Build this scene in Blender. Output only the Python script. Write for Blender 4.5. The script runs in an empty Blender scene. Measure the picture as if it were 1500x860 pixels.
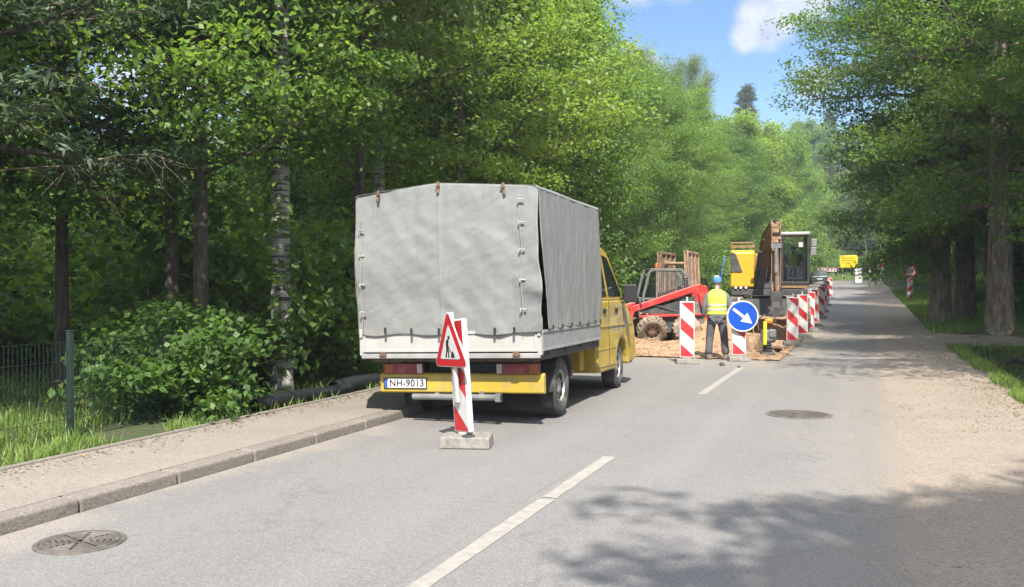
import bpy, bmesh, math, random
import numpy as np
from mathutils import Vector, Matrix, noise
R = math.radians
scene = bpy.context.scene
COL = scene.collection

# ------------------------------------------------------------------ camera, light, exposure
cam_d = bpy.data.cameras.new('camera'); cam = bpy.data.objects.new('camera', cam_d); COL.objects.link(cam)
cam_d.sensor_width = 36; cam_d.lens = 36*1350/1500; cam_d.clip_start = .05; cam_d.clip_end = 3000
cam.location = (0, 0, 1.62)
YAW = math.atan(516/1350)
cam.rotation_euler = (R(90-.6), 0, YAW)
scene.camera = cam

SUN_EL = 50; SUN_AZ = (0.44, -1.0)           # horizontal direction towards the sun
w = bpy.data.worlds.new('World'); scene.world = w; w.use_nodes = True
nt = w.node_tree; nt.nodes.clear()
def N(nt, t, **kw):
    n = nt.nodes.new(t)
    for k, v in kw.items():
        if k.startswith('_'): setattr(n, k[1:], v)
        else: n.inputs[k.replace('_', ' ')].default_value = v
    return n
sky = N(nt, 'ShaderNodeTexSky', _sky_type='NISHITA', _sun_disc=False, _sun_elevation=R(SUN_EL),
        _sun_rotation=math.atan2(SUN_AZ[0], SUN_AZ[1]), _air_density=1.0, _dust_density=.9, _ozone_density=3.5, _altitude=100)
geo = N(nt, 'ShaderNodeTexCoord')
def mth(nt, op, a, b=None, c=None, clamp=False):
    n = nt.nodes.new('ShaderNodeMath'); n.operation = op; n.use_clamp = clamp
    for i, v in enumerate((a, b, c)):
        if v is None: continue
        if isinstance(v, (int, float)): n.inputs[i].default_value = v
        else: nt.links.new(v, n.inputs[i])
    return n.outputs[0]
noi = N(nt, 'ShaderNodeTexNoise', Scale=9.0, Detail=9.0, Roughness=.58)
nt.links.new(geo.outputs['Generated'], noi.inputs['Vector'])
dn = nt.nodes.new('ShaderNodeVectorMath'); dn.operation = 'NORMALIZE'; nt.links.new(geo.outputs['Generated'], dn.inputs[0])
# clouds: (azimuth right of +Y in deg, elevation deg, radius deg, squash)
def cloud_mask(blobs, nz, lo, hi, amp):
    tot = None
    for az, el, rr, am in blobs:
        d = (math.cos(R(el))*math.sin(R(az)), math.cos(R(el))*math.cos(R(az)), math.sin(R(el)))
        dt = nt.nodes.new('ShaderNodeVectorMath'); dt.operation = 'DOT_PRODUCT'; nt.links.new(dn.outputs[0], dt.inputs[0]); dt.inputs[1].default_value = d
        ang = mth(nt, 'ARCCOSINE', mth(nt, 'MINIMUM', dt.outputs['Value'], .999999))
        v = mth(nt, 'MULTIPLY', mth(nt, 'SUBTRACT', 1.0, mth(nt, 'DIVIDE', ang, R(rr)), clamp=True), am)
        tot = v if tot is None else mth(nt, 'MAXIMUM', tot, v)
    mask = mth(nt, 'ADD', tot, mth(nt, 'MULTIPLY', mth(nt, 'SUBTRACT', nz, .5), amp))
    mr = N(nt, 'ShaderNodeMapRange', _interpolation_type='SMOOTHSTEP'); nt.links.new(mask, mr.inputs[0])
    mr.inputs[1].default_value = lo; mr.inputs[2].default_value = hi; return mr.outputs[0]
def mixc(f, a, b):
    n = nt.nodes.new('ShaderNodeMix'); n.data_type = 'RGBA'
    for i, v in ((0, f), (6, a), (7, b)):
        if isinstance(v, tuple): n.inputs[i].default_value = (*v, 1)
        else: nt.links.new(v, n.inputs[i])
    return n.outputs[2]
noi.inputs['Scale'].default_value = 11.0; noi.inputs['Roughness'].default_value = .62; noi.inputs['Detail'].default_value = 12
nf = N(nt, 'ShaderNodeTexNoise', Scale=30.0, Detail=8.0, Roughness=.6); nt.links.new(geo.outputs['Generated'], nf.inputs['Vector'])
hs = N(nt, 'ShaderNodeHueSaturation', Saturation=1.12, Value=.38); nt.links.new(sky.outputs[0], hs.inputs['Color'])
small = cloud_mask(((-6.6, 14.6, 1.7, .9), (-5.4, 15.6, 2.7, 1.15), (-3.6, 16.8, 2.8, 1.15), (-1.6, 17.6, 2.4, 1.0), (-13.5, 18.3, 2.8, .85), (-11, 18.6, 2.8, .9), (-16.0, 18.6, 2.8, .8), (-13.0, 13.2, 1.8, .75), (-14.6, 12.6, 1.8, .7), (-2.8, 11.8, 2.0, .6),
                    (-34, 15, 6, .8), (-42, 11, 6, .8), (-50, 17, 8, .8)), noi.outputs['Fac'], .16, .62, 1.1)
tone = N(nt, 'ShaderNodeMapRange'); nt.links.new(nf.outputs['Fac'], tone.inputs[0]); tone.inputs[1].default_value = .35; tone.inputs[2].default_value = .62
ccol = mixc(tone.outputs[0], (1.25, 1.4, 1.7), (2.0, 2.05, 2.2))
big = cloud_mask(((-15, 48, 26, .9), (40, 38, 26, .9), (85, 28, 26, .9), (140, 26, 24, .9), (-110, 22, 26, .9), (-70, 45, 22, .9), (180, 18, 20, .9), (-150, 50, 22, .9), (100, 62, 24, .9), (0, 80, 24, .8)), noi.outputs['Fac'], .15, .7, 1.2)  # unseen bright clouds, added outside the view to lift the ambient fill
mixed = mixc(mth(nt, 'MULTIPLY', small, .85), hs.outputs[0], ccol)
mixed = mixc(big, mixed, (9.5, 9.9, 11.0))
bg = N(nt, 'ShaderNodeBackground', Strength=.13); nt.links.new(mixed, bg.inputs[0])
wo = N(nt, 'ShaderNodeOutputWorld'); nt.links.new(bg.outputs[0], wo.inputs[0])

sd = bpy.data.lights.new('sun', 'SUN'); sd.energy = 3.1; sd.angle = R(.55); sd.color = (1, .95, .86)
so = bpy.data.objects.new('sun', sd); COL.objects.link(so)
hl = math.hypot(*SUN_AZ); tosun = Vector((SUN_AZ[0]/hl*math.cos(R(SUN_EL)), SUN_AZ[1]/hl*math.cos(R(SUN_EL)), math.sin(R(SUN_EL))))
so.rotation_euler = tosun.to_track_quat('Z', 'Y').to_euler(); so.location = (10, -20, 40)
scene.view_settings.view_transform = 'Standard'; scene.view_settings.look = 'None'
scene.view_settings.gamma = 1; scene.view_settings.use_curve_mapping = False
scene.view_settings.exposure = 1.95
scene.render.engine = 'CYCLES'
scene.cycles.max_bounces = 8; scene.cycles.transparent_max_bounces = 8; scene.cycles.transmission_bounces = 6

# ------------------------------------------------------------------ helpers
def tag(o, label=None, cat=None, group=None, kind=None):
    for k, v in (('label', label), ('category', cat), ('group', group), ('kind', kind)):
        if v: o[k] = v
    return o
def empty(name, loc=(0, 0, 0), rz=0, label=None, cat=None, group=None):
    o = bpy.data.objects.new(name, None); COL.objects.link(o); o.location = loc; o.rotation_euler = (0, 0, rz)
    o.empty_display_size = .2
    return tag(o, label, cat, group)
def copy_tree(o, parent=None):
    c = o.copy(); COL.objects.link(c)
    if parent: c.parent = parent
    for ch in o.children: copy_tree(ch, c)
    return c

class MB:
    def __init__(s): s.v = []; s.f = []; s.m = []
    def add(s, vs, fs, m=0):
        k = len(s.v); s.v += [tuple(v) for v in vs]; s.f += [tuple(i+k for i in f) for f in fs]; s.m += [m]*len(fs); return s
    def box(s, c, d, rot=None, m=0, taper=1):
        vs = []
        for z in (-.5, .5):
            t = taper if z > 0 else 1
            for x, y in ((-.5, -.5), (.5, -.5), (.5, .5), (-.5, .5)):
                p = Vector((x*d[0]*t, y*d[1]*t, z*d[2]))
                if rot: p = rot @ p
                vs.append(p+Vector(c))
        return s.add(vs, [(3, 2, 1, 0), (4, 5, 6, 7), (0, 1, 5, 4), (1, 2, 6, 5), (2, 3, 7, 6), (3, 0, 4, 7)], m)
    def bar(s, a, b, wx, wy, m=0):
        a = Vector(a); b = Vector(b); d = b-a
        q = d.to_track_quat('Z', 'Y').to_matrix()
        return s.box((a+b)/2, (wx, wy, d.length), q, m)
    def tube(s, pts, rad, n=8, m=0, cap=True):
        pts = [Vector(p) for p in pts]
        if isinstance(rad, (int, float)): rad = [rad]*len(pts)
        k = len(s.v); u = None; vs = []
        for i, p in enumerate(pts):
            t = (pts[min(i+1, len(pts)-1)]-pts[max(i-1, 0)]).normalized()
            if u is None: u = t.orthogonal().normalized()
            u = (u-t*u.dot(t)).normalized(); w_ = t.cross(u)
            for j in range(n):
                a = 2*math.pi*j/n; vs.append(p+(u*math.cos(a)+w_*math.sin(a))*rad[i])
        fs = []
        for i in range(len(pts)-1):
            for j in range(n):
                a = i*n+j; b = i*n+(j+1) % n; fs.append((a, b, b+n, a+n))
        if cap:
            fs.append(tuple(range(n-1, -1, -1))); fs.append(tuple((len(pts)-1)*n+j for j in range(n)))
        return s.add(vs, fs, m)
    def lathe(s, prof, c=(0, 0, 0), axis='Z', n=24, m=0, close=False):
        # prof: list of (r, h)
        vs = []; fs = []
        for r, h in prof:
            for j in range(n):
                a = 2*math.pi*j/n; x, y = r*math.cos(a), r*math.sin(a)
                p = {'Z': (x, y, h), 'X': (h, x, y), 'Y': (y, h, x)}[axis]
                vs.append((p[0]+c[0], p[1]+c[1], p[2]+c[2]))
        L = len(prof)
        for i in range(L if close else L-1):
            for j in range(n):
                a = i*n+j; b = i*n+(j+1) % n; c2 = ((i+1) % L)*n
                fs.append((a, b, c2+(j+1) % n, c2+j))
        if not close:
            if prof[0][0] > 1e-5: fs.append(tuple(range(n-1, -1, -1)))
            if prof[-1][0] > 1e-5: fs.append(tuple((L-1)*n+j for j in range(n)))
        return s.add(vs, fs, m)
    def prism(s, poly, a, b, axis='X', m=0, fn=None):
        # poly in the two other axes; X: (y,z)  Y: (x,z)  Z: (x,y)
        def mk(p, h):
            q = {'X': (h, p[0], p[1]), 'Y': (p[0], h, p[1]), 'Z': (p[0], p[1], h)}[axis]
            return fn(q) if fn else q
        n = len(poly); vs = [mk(p, a) for p in poly]+[mk(p, b) for p in poly]
        fs = [tuple(range(n)), tuple(range(2*n-1, n-1, -1))]+[(i, i+n, (i+1) % n+n, (i+1) % n) for i in range(n)]
        return s.add(vs, fs, m)
    def build(s, name, mats, parent=None, smooth=False, bevel=0, seg=2, autosm=40, loc=None, xf=None):
        me = bpy.data.meshes.new(name)
        vs = s.v if xf is None else [tuple(xf @ Vector(v)) for v in s.v]
        me.from_pydata(vs, [], s.f)
        if not isinstance(mats, (list, tuple)): mats = [mats]
        for m in mats: me.materials.append(m)
        me.polygons.foreach_set('material_index', s.m)
        bm = bmesh.new(); bm.from_mesh(me); bmesh.ops.recalc_face_normals(bm, faces=bm.faces); 
        if smooth:
            for f in bm.faces: f.smooth = True
            for e in bm.edges:
                if len(e.link_faces) == 2 and e.calc_face_angle(0) > R(autosm): e.smooth = False
        bm.to_mesh(me); bm.free(); me.update()
        o = bpy.data.objects.new(name, me); COL.objects.link(o)
        if parent: o.parent = parent
        if loc: o.location = loc
        if bevel:
            b = o.modifiers.new('b', 'BEVEL'); b.width = bevel; b.segments = seg; b.limit_method = 'ANGLE'; b.angle_limit = R(35)
        return o

def np_mesh(name, V, F, mats, parent=None, smooth=False, attr=None, mi=None):
    me = bpy.data.meshes.new(name); n = len(V); k = F.shape[1]; m = len(F)
    me.vertices.add(n); me.vertices.foreach_set('co', np.asarray(V, dtype=np.float32).ravel())
    me.loops.add(m*k); me.loops.foreach_set('vertex_index', np.asarray(F, dtype=np.int32).ravel())
    me.polygons.add(m); me.polygons.foreach_set('loop_start', np.arange(0, m*k, k, dtype=np.int32))
    me.polygons.foreach_set('loop_total', np.full(m, k, dtype=np.int32))
    for mt in (mats if isinstance(mats, (list, tuple)) else [mats]): me.materials.append(mt)
    if mi is not None: me.polygons.foreach_set('material_index', np.asarray(mi, dtype=np.int32))
    if smooth: me.polygons.foreach_set('use_smooth', np.ones(m, dtype=bool))
    if attr is not None:
        a = me.attributes.new('var', 'FLOAT', 'FACE'); a.data.foreach_set('value', np.asarray(attr, dtype=np.float32))
    me.update(); me.validate()
    o = bpy.data.objects.new(name, me); COL.objects.link(o)
    if parent: o.parent = parent
    return o
def grid_mesh(name, xs, ys, fz, mats, parent=None, smooth=True, skip=None):
    X, Y = np.meshgrid(xs, ys); Z = fz(X, Y); V = np.stack([X, Y, Z], -1).reshape(-1, 3)
    nx, ny = len(xs), len(ys); i = np.arange(nx-1)[None, :]+np.arange(ny-1)[:, None]*nx
    F = np.stack([i, i+1, i+1+nx, i+nx], -1).reshape(-1, 4)
    if skip is not None:
        cx = (X[:-1, :-1]+X[1:, 1:]).ravel()/2; cy = (Y[:-1, :-1]+Y[1:, 1:]).ravel()/2
        F = F[~skip(cx, cy)]
    return np_mesh(name, V, F, mats, parent, smooth)

# value noise for numpy heights
_rs = np.random.RandomState(5); _tab = _rs.rand(256, 256)
def vn(x, y, s=1.0):
    x = np.asarray(x)/s+57.3; y = np.asarray(y)/s+91.7
    xi = np.floor(x).astype(int); yi = np.floor(y).astype(int); fx = x-xi; fy = y-yi
    fx = fx*fx*(3-2*fx); fy = fy*fy*(3-2*fy)
    g = lambda a, b: _tab[a % 256, b % 256]
    return (g(xi, yi)*(1-fx)+g(xi+1, yi)*fx)*(1-fy)+(g(xi, yi+1)*(1-fx)+g(xi+1, yi+1)*fx)*fy-.5

# ------------------------------------------------------------------ materials
MATS = {}
def new_mat(name):
    m = bpy.data.materials.new(name); m.use_nodes = True; nt = m.node_tree; nt.nodes.clear()
    out = nt.nodes.new('ShaderNodeOutputMaterial'); p = nt.nodes.new('ShaderNodeBsdfPrincipled')
    nt.links.new(p.outputs[0], out.inputs[0]); return m, nt, p, out
KC = [.78]
def cmix(nt, f, a, b, blend='MIX'):
    n = nt.nodes.new('ShaderNodeMix'); n.data_type = 'RGBA'; n.blend_type = blend
    for i, v in ((0, f), (6, a), (7, b)):
        if isinstance(v, (int, float)): n.inputs[i].default_value = v
        elif isinstance(v, tuple): n.inputs[i].default_value = (*(q*KC[0] for q in v[:3]), 1)
        else: nt.links.new(v, n.inputs[i])
    return n.outputs[2]
def noise_n(nt, vec, scale, detail=4, rough=.55, lo=.35, hi=.65):
    n = N(nt, 'ShaderNodeTexNoise', Scale=scale, Detail=detail, Roughness=rough); nt.links.new(vec, n.inputs['Vector'])
    r = nt.nodes.new('ShaderNodeMapRange'); nt.links.new(n.outputs['Fac'], r.inputs[0]); r.inputs[1].default_value = lo; r.inputs[2].default_value = hi
    return r.outputs[0]
def objco(nt): return nt.nodes.new('ShaderNodeTexCoord').outputs['Object']
def bumpn(nt, p, h, strength=.3, dist=.02):
    b = N(nt, 'ShaderNodeBump', Strength=strength, Distance=dist); nt.links.new(h, b.inputs['Height']); nt.links.new(b.outputs[0], p.inputs['Normal'])
def mat(name, col, rough=.6, metal=0, var=.2, scale=6, dirt=None, damt=.5, dscale=3, bump=0, bscale=60, spec=.5, coat=0):
    if name in MATS: return MATS[name]
    m, nt, p, out = new_mat(name); co = objco(nt)
    f = noise_n(nt, co, scale, 5)
    c = cmix(nt, f, tuple(x*(1-var) for x in col), tuple(min(1, x*(1+var*.6)) for x in col))
    rgh = rough
    if dirt:
        d = noise_n(nt, co, dscale, 8, .65, .62-damt*.3, .78-damt*.2)
        dm = mth(nt, 'MULTIPLY', d, min(1, damt*1.4)); c = cmix(nt, dm, c, dirt)
        nt.links.new(mth(nt, 'ADD', mth(nt, 'MULTIPLY', dm, .9-rough), rough), p.inputs['Roughness'])
    else: p.inputs['Roughness'].default_value = rough
    nt.links.new(c, p.inputs['Base Color']); p.inputs['Metallic'].default_value = metal
    p.inputs['Specular IOR Level'].default_value = spec; p.inputs['Coat Weight'].default_value = coat
    if bump: bumpn(nt, p, noise_n(nt, co, bscale, 4, .6, .3, .7), bump, .01)
    MATS[name] = m; return m
DUST = (.36, .29, .22)
M = dict(
 white=mat('white_plastic', (.58, .57, .55), .45, dirt=(.45, .41, .36), damt=.25, dscale=5),
 concrete=mat('concrete', (.27, .245, .22), .9, var=.3, scale=14, bump=.5, bscale=70),
 rubber=mat('rubber', (.045, .045, .047), .85, dirt=(.16, .14, .12), damt=.5, bump=.3),
 tyre=mat('tyre', (.05, .05, .052), .9, var=.2, dirt=(.22, .20, .18), damt=.55, dscale=4, bump=.3, bscale=90),
 tyremud=mat('tyre_mud', (.15, .125, .10), .95, var=.3, dirt=(.38, .30, .22), damt=.7, dscale=6, bump=.6, bscale=50),
 yellow=mat('yellow_paint', (.50, .345, .035), .42, var=.12, scale=3, dirt=(.24, .20, .12), damt=.45, dscale=3.5, coat=.3),
 yellowm=mat('machine_yellow', (.62, .36, .01), .4, var=.08, dirt=(.45, .3, .1), damt=.25, dscale=3),
 orange=mat('worn_orange', (.33, .18, .06), .6, var=.5, scale=5, dirt=(.16, .12, .09), damt=.6, dscale=5),
 red=mat('red_paint', (.50, .028, .025), .42, var=.15, dirt=(.4, .2, .14), damt=.3, dscale=4),
 dark=mat('dark_steel', (.04, .042, .045), .6, dirt=(.14, .12, .10), damt=.5, dscale=5),
 grey=mat('grey_steel', (.22, .22, .22), .5, .3, dirt=(.3, .26, .2), damt=.4),
 bedgrey=mat('bed_grey', (.27, .275, .275), .6, var=.12, dirt=(.22, .19, .16), damt=.35, dscale=4),
 bedwhite=mat('bed_white', (.42, .41, .385), .55, var=.12, dirt=(.30, .26, .21), damt=.35, dscale=3),
 galv=mat('galvanised', (.50, .50, .48), .45, .5, dirt=(.3, .27, .23), damt=.4),
 wood=mat('bed_wood', (.17, .12, .085), .8, var=.4, scale=20),
 rust=mat('rust', (.27, .15, .085), .9, var=.4, scale=5, dirt=(.42, .31, .22), damt=.6, dscale=3, bump=.4, bscale=30),
 rustlt=mat('pale_rust', (.40, .27, .18), .9, var=.35, scale=6, dirt=(.22, .11, .06), damt=.55, dscale=5, bump=.4),
 glassdk=mat('dark_glass', (.015, .02, .022), .08, var=.3, scale=2, spec=.7),
 cabgrey=mat('cab_grey', (.12, .125, .12), .6, dirt=(.3, .26, .2), damt=.4),
 rim=mat('steel_rim', (.50, .49, .47), .45, .5, dirt=(.2, .17, .14), damt=.4),
 rimtan=mat('muddy_rim', (.40, .27, .20), .8, var=.3, dirt=(.2, .15, .1), damt=.5),
 iron=mat('cast_iron', (.13, .115, .105), .7, .3, var=.3, dirt=(.26, .22, .19), damt=.5, dscale=9),
 hivis=mat('hivis', (.47, .62, .06), .7, var=.12, scale=9),
 reflective=mat('reflective_band', (.42, .44, .40), .5, var=.1),
 trouser=mat('trouser_cloth', (.085, .083, .095), .9, var=.3, scale=9, dirt=(.2, .18, .15), damt=.3),
 sweater=mat('grey_knit', (.15, .15, .16), .95, var=.3, scale=20, bump=.3),
 skin=mat('skin', (.42, .24, .17), .5, var=.1),
 capblue=mat('cap_blue', (.06, .20, .48), .8, var=.15),
 capwhite=mat('cap_white', (.7, .7, .7), .8, var=.05),
 hair=mat('hair', (.12, .09, .07), .9),
 boot=mat('boot_leather', (.05, .045, .04), .7, dirt=(.25, .2, .15), damt=.5),
 bluepl=mat('blue_plastic', (.05, .16, .50), .5),
 blueset=mat('sign_blue', (.0, .065, .42), .35, var=.04),
 signred=mat('sign_red', (.50, .016, .025), .4, var=.08),
 signwhite=mat('sign_white', (.62, .61, .60), .45, var=.04),
 signblack=mat('sign_black', (.015, .015, .015), .5),
 signyel=mat('sign_yellow', (.66, .47, .0), .4, var=.04),
 black=mat('black_plastic', (.02, .021, .023), .5),
 pipeblk=mat('black_pipe', (.012, .013, .016), .55, var=.3),
 orangepl=mat('orange_plastic', (.85, .23, .01), .5),
 neon=mat('yellow_plastic', (.75, .8, .02), .5),
 redglass=mat('red_lens', (.25, .03, .035), .35, var=.2, dirt=(.25, .2, .17), damt=.4, dscale=6), amberglass=mat('amber_lens', (.36, .10, .03), .3), clearglass=mat('clear_lens', (.55, .5, .5), .2),
 interior=mat('interior', (.03, .03, .03), .9),
 greenwire=mat('green_wire', (.012, .032, .022), .6), carpaint=mat('car_paint', (.03, .04, .05), .25, coat=.6),
 plateblue=mat('plate_blue', (.03, .09, .35), .5), rope=mat('rope', (.33, .31, .28), .9), ruststrap=mat('rust_strap', (.15, .085, .055), .8, var=.3),
)
# tarpaulin
def tarp_mat(name, col):
    m, nt, p, out = new_mat(name); co = objco(nt)
    a = noise_n(nt, co, 2.2, 8, .65, .3, .7); c = cmix(nt, a, tuple(x*.93 for x in col), col)
    mp = nt.nodes.new('ShaderNodeMapping'); mp.inputs['Scale'].default_value = (9, 9, .8); nt.links.new(co, mp.inputs['Vector'])
    st = noise_n(nt, mp.outputs[0], 1.6, 5, .6, .52, .75); c = cmix(nt, mth(nt, 'MULTIPLY', st, .35), c, (col[0]*.62, col[1]*.58, col[2]*.55))
    sp = nt.nodes.new('ShaderNodeSeparateXYZ'); nt.links.new(co, sp.inputs[0])
    low = N(nt, 'ShaderNodeMapRange'); nt.links.new(sp.outputs['Z'], low.inputs[0]); low.inputs[1].default_value = 1.45; low.inputs[2].default_value = 1.0
    c = cmix(nt, mth(nt, 'MULTIPLY', low.outputs[0], mth(nt, 'MULTIPLY', noise_n(nt, co, 7, 6), .35)), c, (.30, .27, .23))
    nt.links.new(c, p.inputs['Base Color']); p.inputs['Roughness'].default_value = .62
    bumpn(nt, p, mth(nt, 'ADD', noise_n(nt, co, 5, 8, .55, .2, .8), mth(nt, 'MULTIPLY', noise_n(nt, co, 160, 2), .1)), .35, .03)
    return m
M['tarp'] = tarp_mat('tarpaulin', (.222, .230, .225)); M['tarpside'] = tarp_mat('tarpaulin_side', (.25, .257, .257))
# striped board
def stripe_mat(name, flip=1, per=.54, slope=.9, off=.85, zb=.12, w=.15, ztop=1.26):
    m, nt, p, out = new_mat(name); co = objco(nt)
    sp = nt.nodes.new('ShaderNodeSeparateXYZ'); nt.links.new(co, sp.inputs[0])
    v = mth(nt, 'ADD', mth(nt, 'SUBTRACT', sp.outputs['Z'], zb), mth(nt, 'MULTIPLY', sp.outputs['X'], slope*flip))
    fr = mth(nt, 'FRACT', mth(nt, 'ADD', mth(nt, 'DIVIDE', v, per), 10-off))
    isred = mth(nt, 'LESS_THAN', fr, .45)
    inx = mth(nt, 'LESS_THAN', mth(nt, 'ABSOLUTE', sp.outputs['X']), w-.018)
    inz = mth(nt, 'MULTIPLY', mth(nt, 'LESS_THAN', sp.outputs['Z'], ztop-.02), mth(nt, 'GREATER_THAN', sp.outputs['Z'], zb+.02))
    face = mth(nt, 'GREATER_THAN', mth(nt, 'ABSOLUTE', sp.outputs['Y']), .0)
    k = mth(nt, 'MULTIPLY', mth(nt, 'MULTIPLY', isred, inx), inz)
    c = cmix(nt, k, (.60, .59, .57), (.50, .02, .025))
    d = noise_n(nt, co, 6, 7, .65, .5, .8); c = cmix(nt, mth(nt, 'MULTIPLY', d, .25), c, (.4, .35, .3))
    nt.links.new(c, p.inputs['Base Color']); p.inputs['Roughness'].default_value = .4; return m
M['stripe'] = stripe_mat('striped_sheet'); M['stripe2'] = stripe_mat('striped_sheet_mirrored', -1)

# foliage
KC[0] = 1
def leaf_mat(name, c0, c1, c2, trans=.38, rough=.5):
    m, nt, p, out = new_mat(name)
    at = nt.nodes.new('ShaderNodeAttribute'); at.attribute_name = 'var'
    oi = nt.nodes.new('ShaderNodeObjectInfo')
    f = mth(nt, 'ADD', at.outputs['Fac'], mth(nt, 'MULTIPLY', mth(nt, 'SUBTRACT', oi.outputs['Random'], .45), .65), clamp=True)
    cr = nt.nodes.new('ShaderNodeValToRGB'); e = cr.color_ramp.elements
    e[0].position = 0; e[0].color = (*c0, 1); e[1].position = 1; e[1].color = (*c2, 1); x = e.new(.5); x.color = (*c1, 1)
    nt.links.new(f, cr.inputs[0]); nt.links.new(cr.outputs[0], p.inputs['Base Color']); p.inputs['Roughness'].default_value = rough
    p.inputs['Specular IOR Level'].default_value = .35
    tr = nt.nodes.new('ShaderNodeBsdfTranslucent'); tc = cmix(nt, 1.0, cr.outputs[0], (1.9, 1.9, .8), 'MULTIPLY'); nt.links.new(tc, tr.inputs[0])
    ms = nt.nodes.new('ShaderNodeMixShader'); ms.inputs[0].default_value = trans
    nt.links.new(p.outputs[0], ms.inputs[1]); nt.links.new(tr.outputs[0], ms.inputs[2]); nt.links.new(ms.outputs[0], out.inputs[0]); return m
M['leaf'] = leaf_mat('leaf_green', (.048, .098, .026), (.095, .172, .040), (.18, .25, .058), .5)
M['leaf_lt'] = leaf_mat('leaf_light', (.070, .128, .030), (.125, .205, .045), (.215, .285, .068), .5)
M['leaf_birch'] = leaf_mat('leaf_birch', (.07, .11, .045), (.12, .165, .07), (.18, .22, .10), .45)
M['leaf_dark'] = leaf_mat('leaf_conifer', (.028, .052, .026), (.048, .08, .038), (.08, .115, .05), .2)
M['litter'] = leaf_mat('dry_leaves', (.10, .07, .045), (.19, .14, .09), (.32, .25, .15), .1, .8)
M['grass'] = leaf_mat('grass_blades', (.05, .10, .02), (.10, .17, .03), (.18, .24, .06), .3)
def bark_mat(name, a, b, sc=(14, 14, 3)):
    m, nt, p, out = new_mat(name); co = objco(nt)
    mp = nt.nodes.new('ShaderNodeMapping'); mp.inputs['Scale'].default_value = sc; nt.links.new(co, mp.inputs['Vector'])
    f = noise_n(nt, mp.outputs[0], 1.0, 8, .7, .35, .65); c = cmix(nt, f, a, b)
    g = noise_n(nt, co, 1.2, 4, .6, .5, .75); c = cmix(nt, mth(nt, 'MULTIPLY', g, .5), c, (.07, .09, .04))
    nt.links.new(c, p.inputs['Base Color']); p.inputs['Roughness'].default_value = .95; bumpn(nt, p, f, 1.0, .05); return m
M['bark'] = bark_mat('bark', (.045, .035, .028), (.17, .135, .11)); M['barklt'] = bark_mat('old_bark', (.08, .06, .045), (.34, .27, .21), (9, 9, 2))
M['twig'] = mat('dead_twig', (.20, .15, .11), .9, var=.3)
m, nt, p, out = new_mat('birch_bark'); co = objco(nt)
mp = nt.nodes.new('ShaderNodeMapping'); mp.inputs['Scale'].default_value = (3, 3, 26); nt.links.new(co, mp.inputs['Vector'])
f = noise_n(nt, mp.outputs[0], 1.0, 6, .65, .52, .60); g = noise_n(nt, co, 6, 6, .6, .45, .7)
c = cmix(nt, f, (.36, .35, .32), (.05, .045, .04)); c = cmix(nt, mth(nt, 'MULTIPLY', g, .6), c, (.24, .24, .20))
nt.links.new(c, p.inputs['Base Color']); p.inputs['Roughness'].default_value = .8; bumpn(nt, p, f, .5, .02); M['birch'] = m

KC[0] = .78
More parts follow.
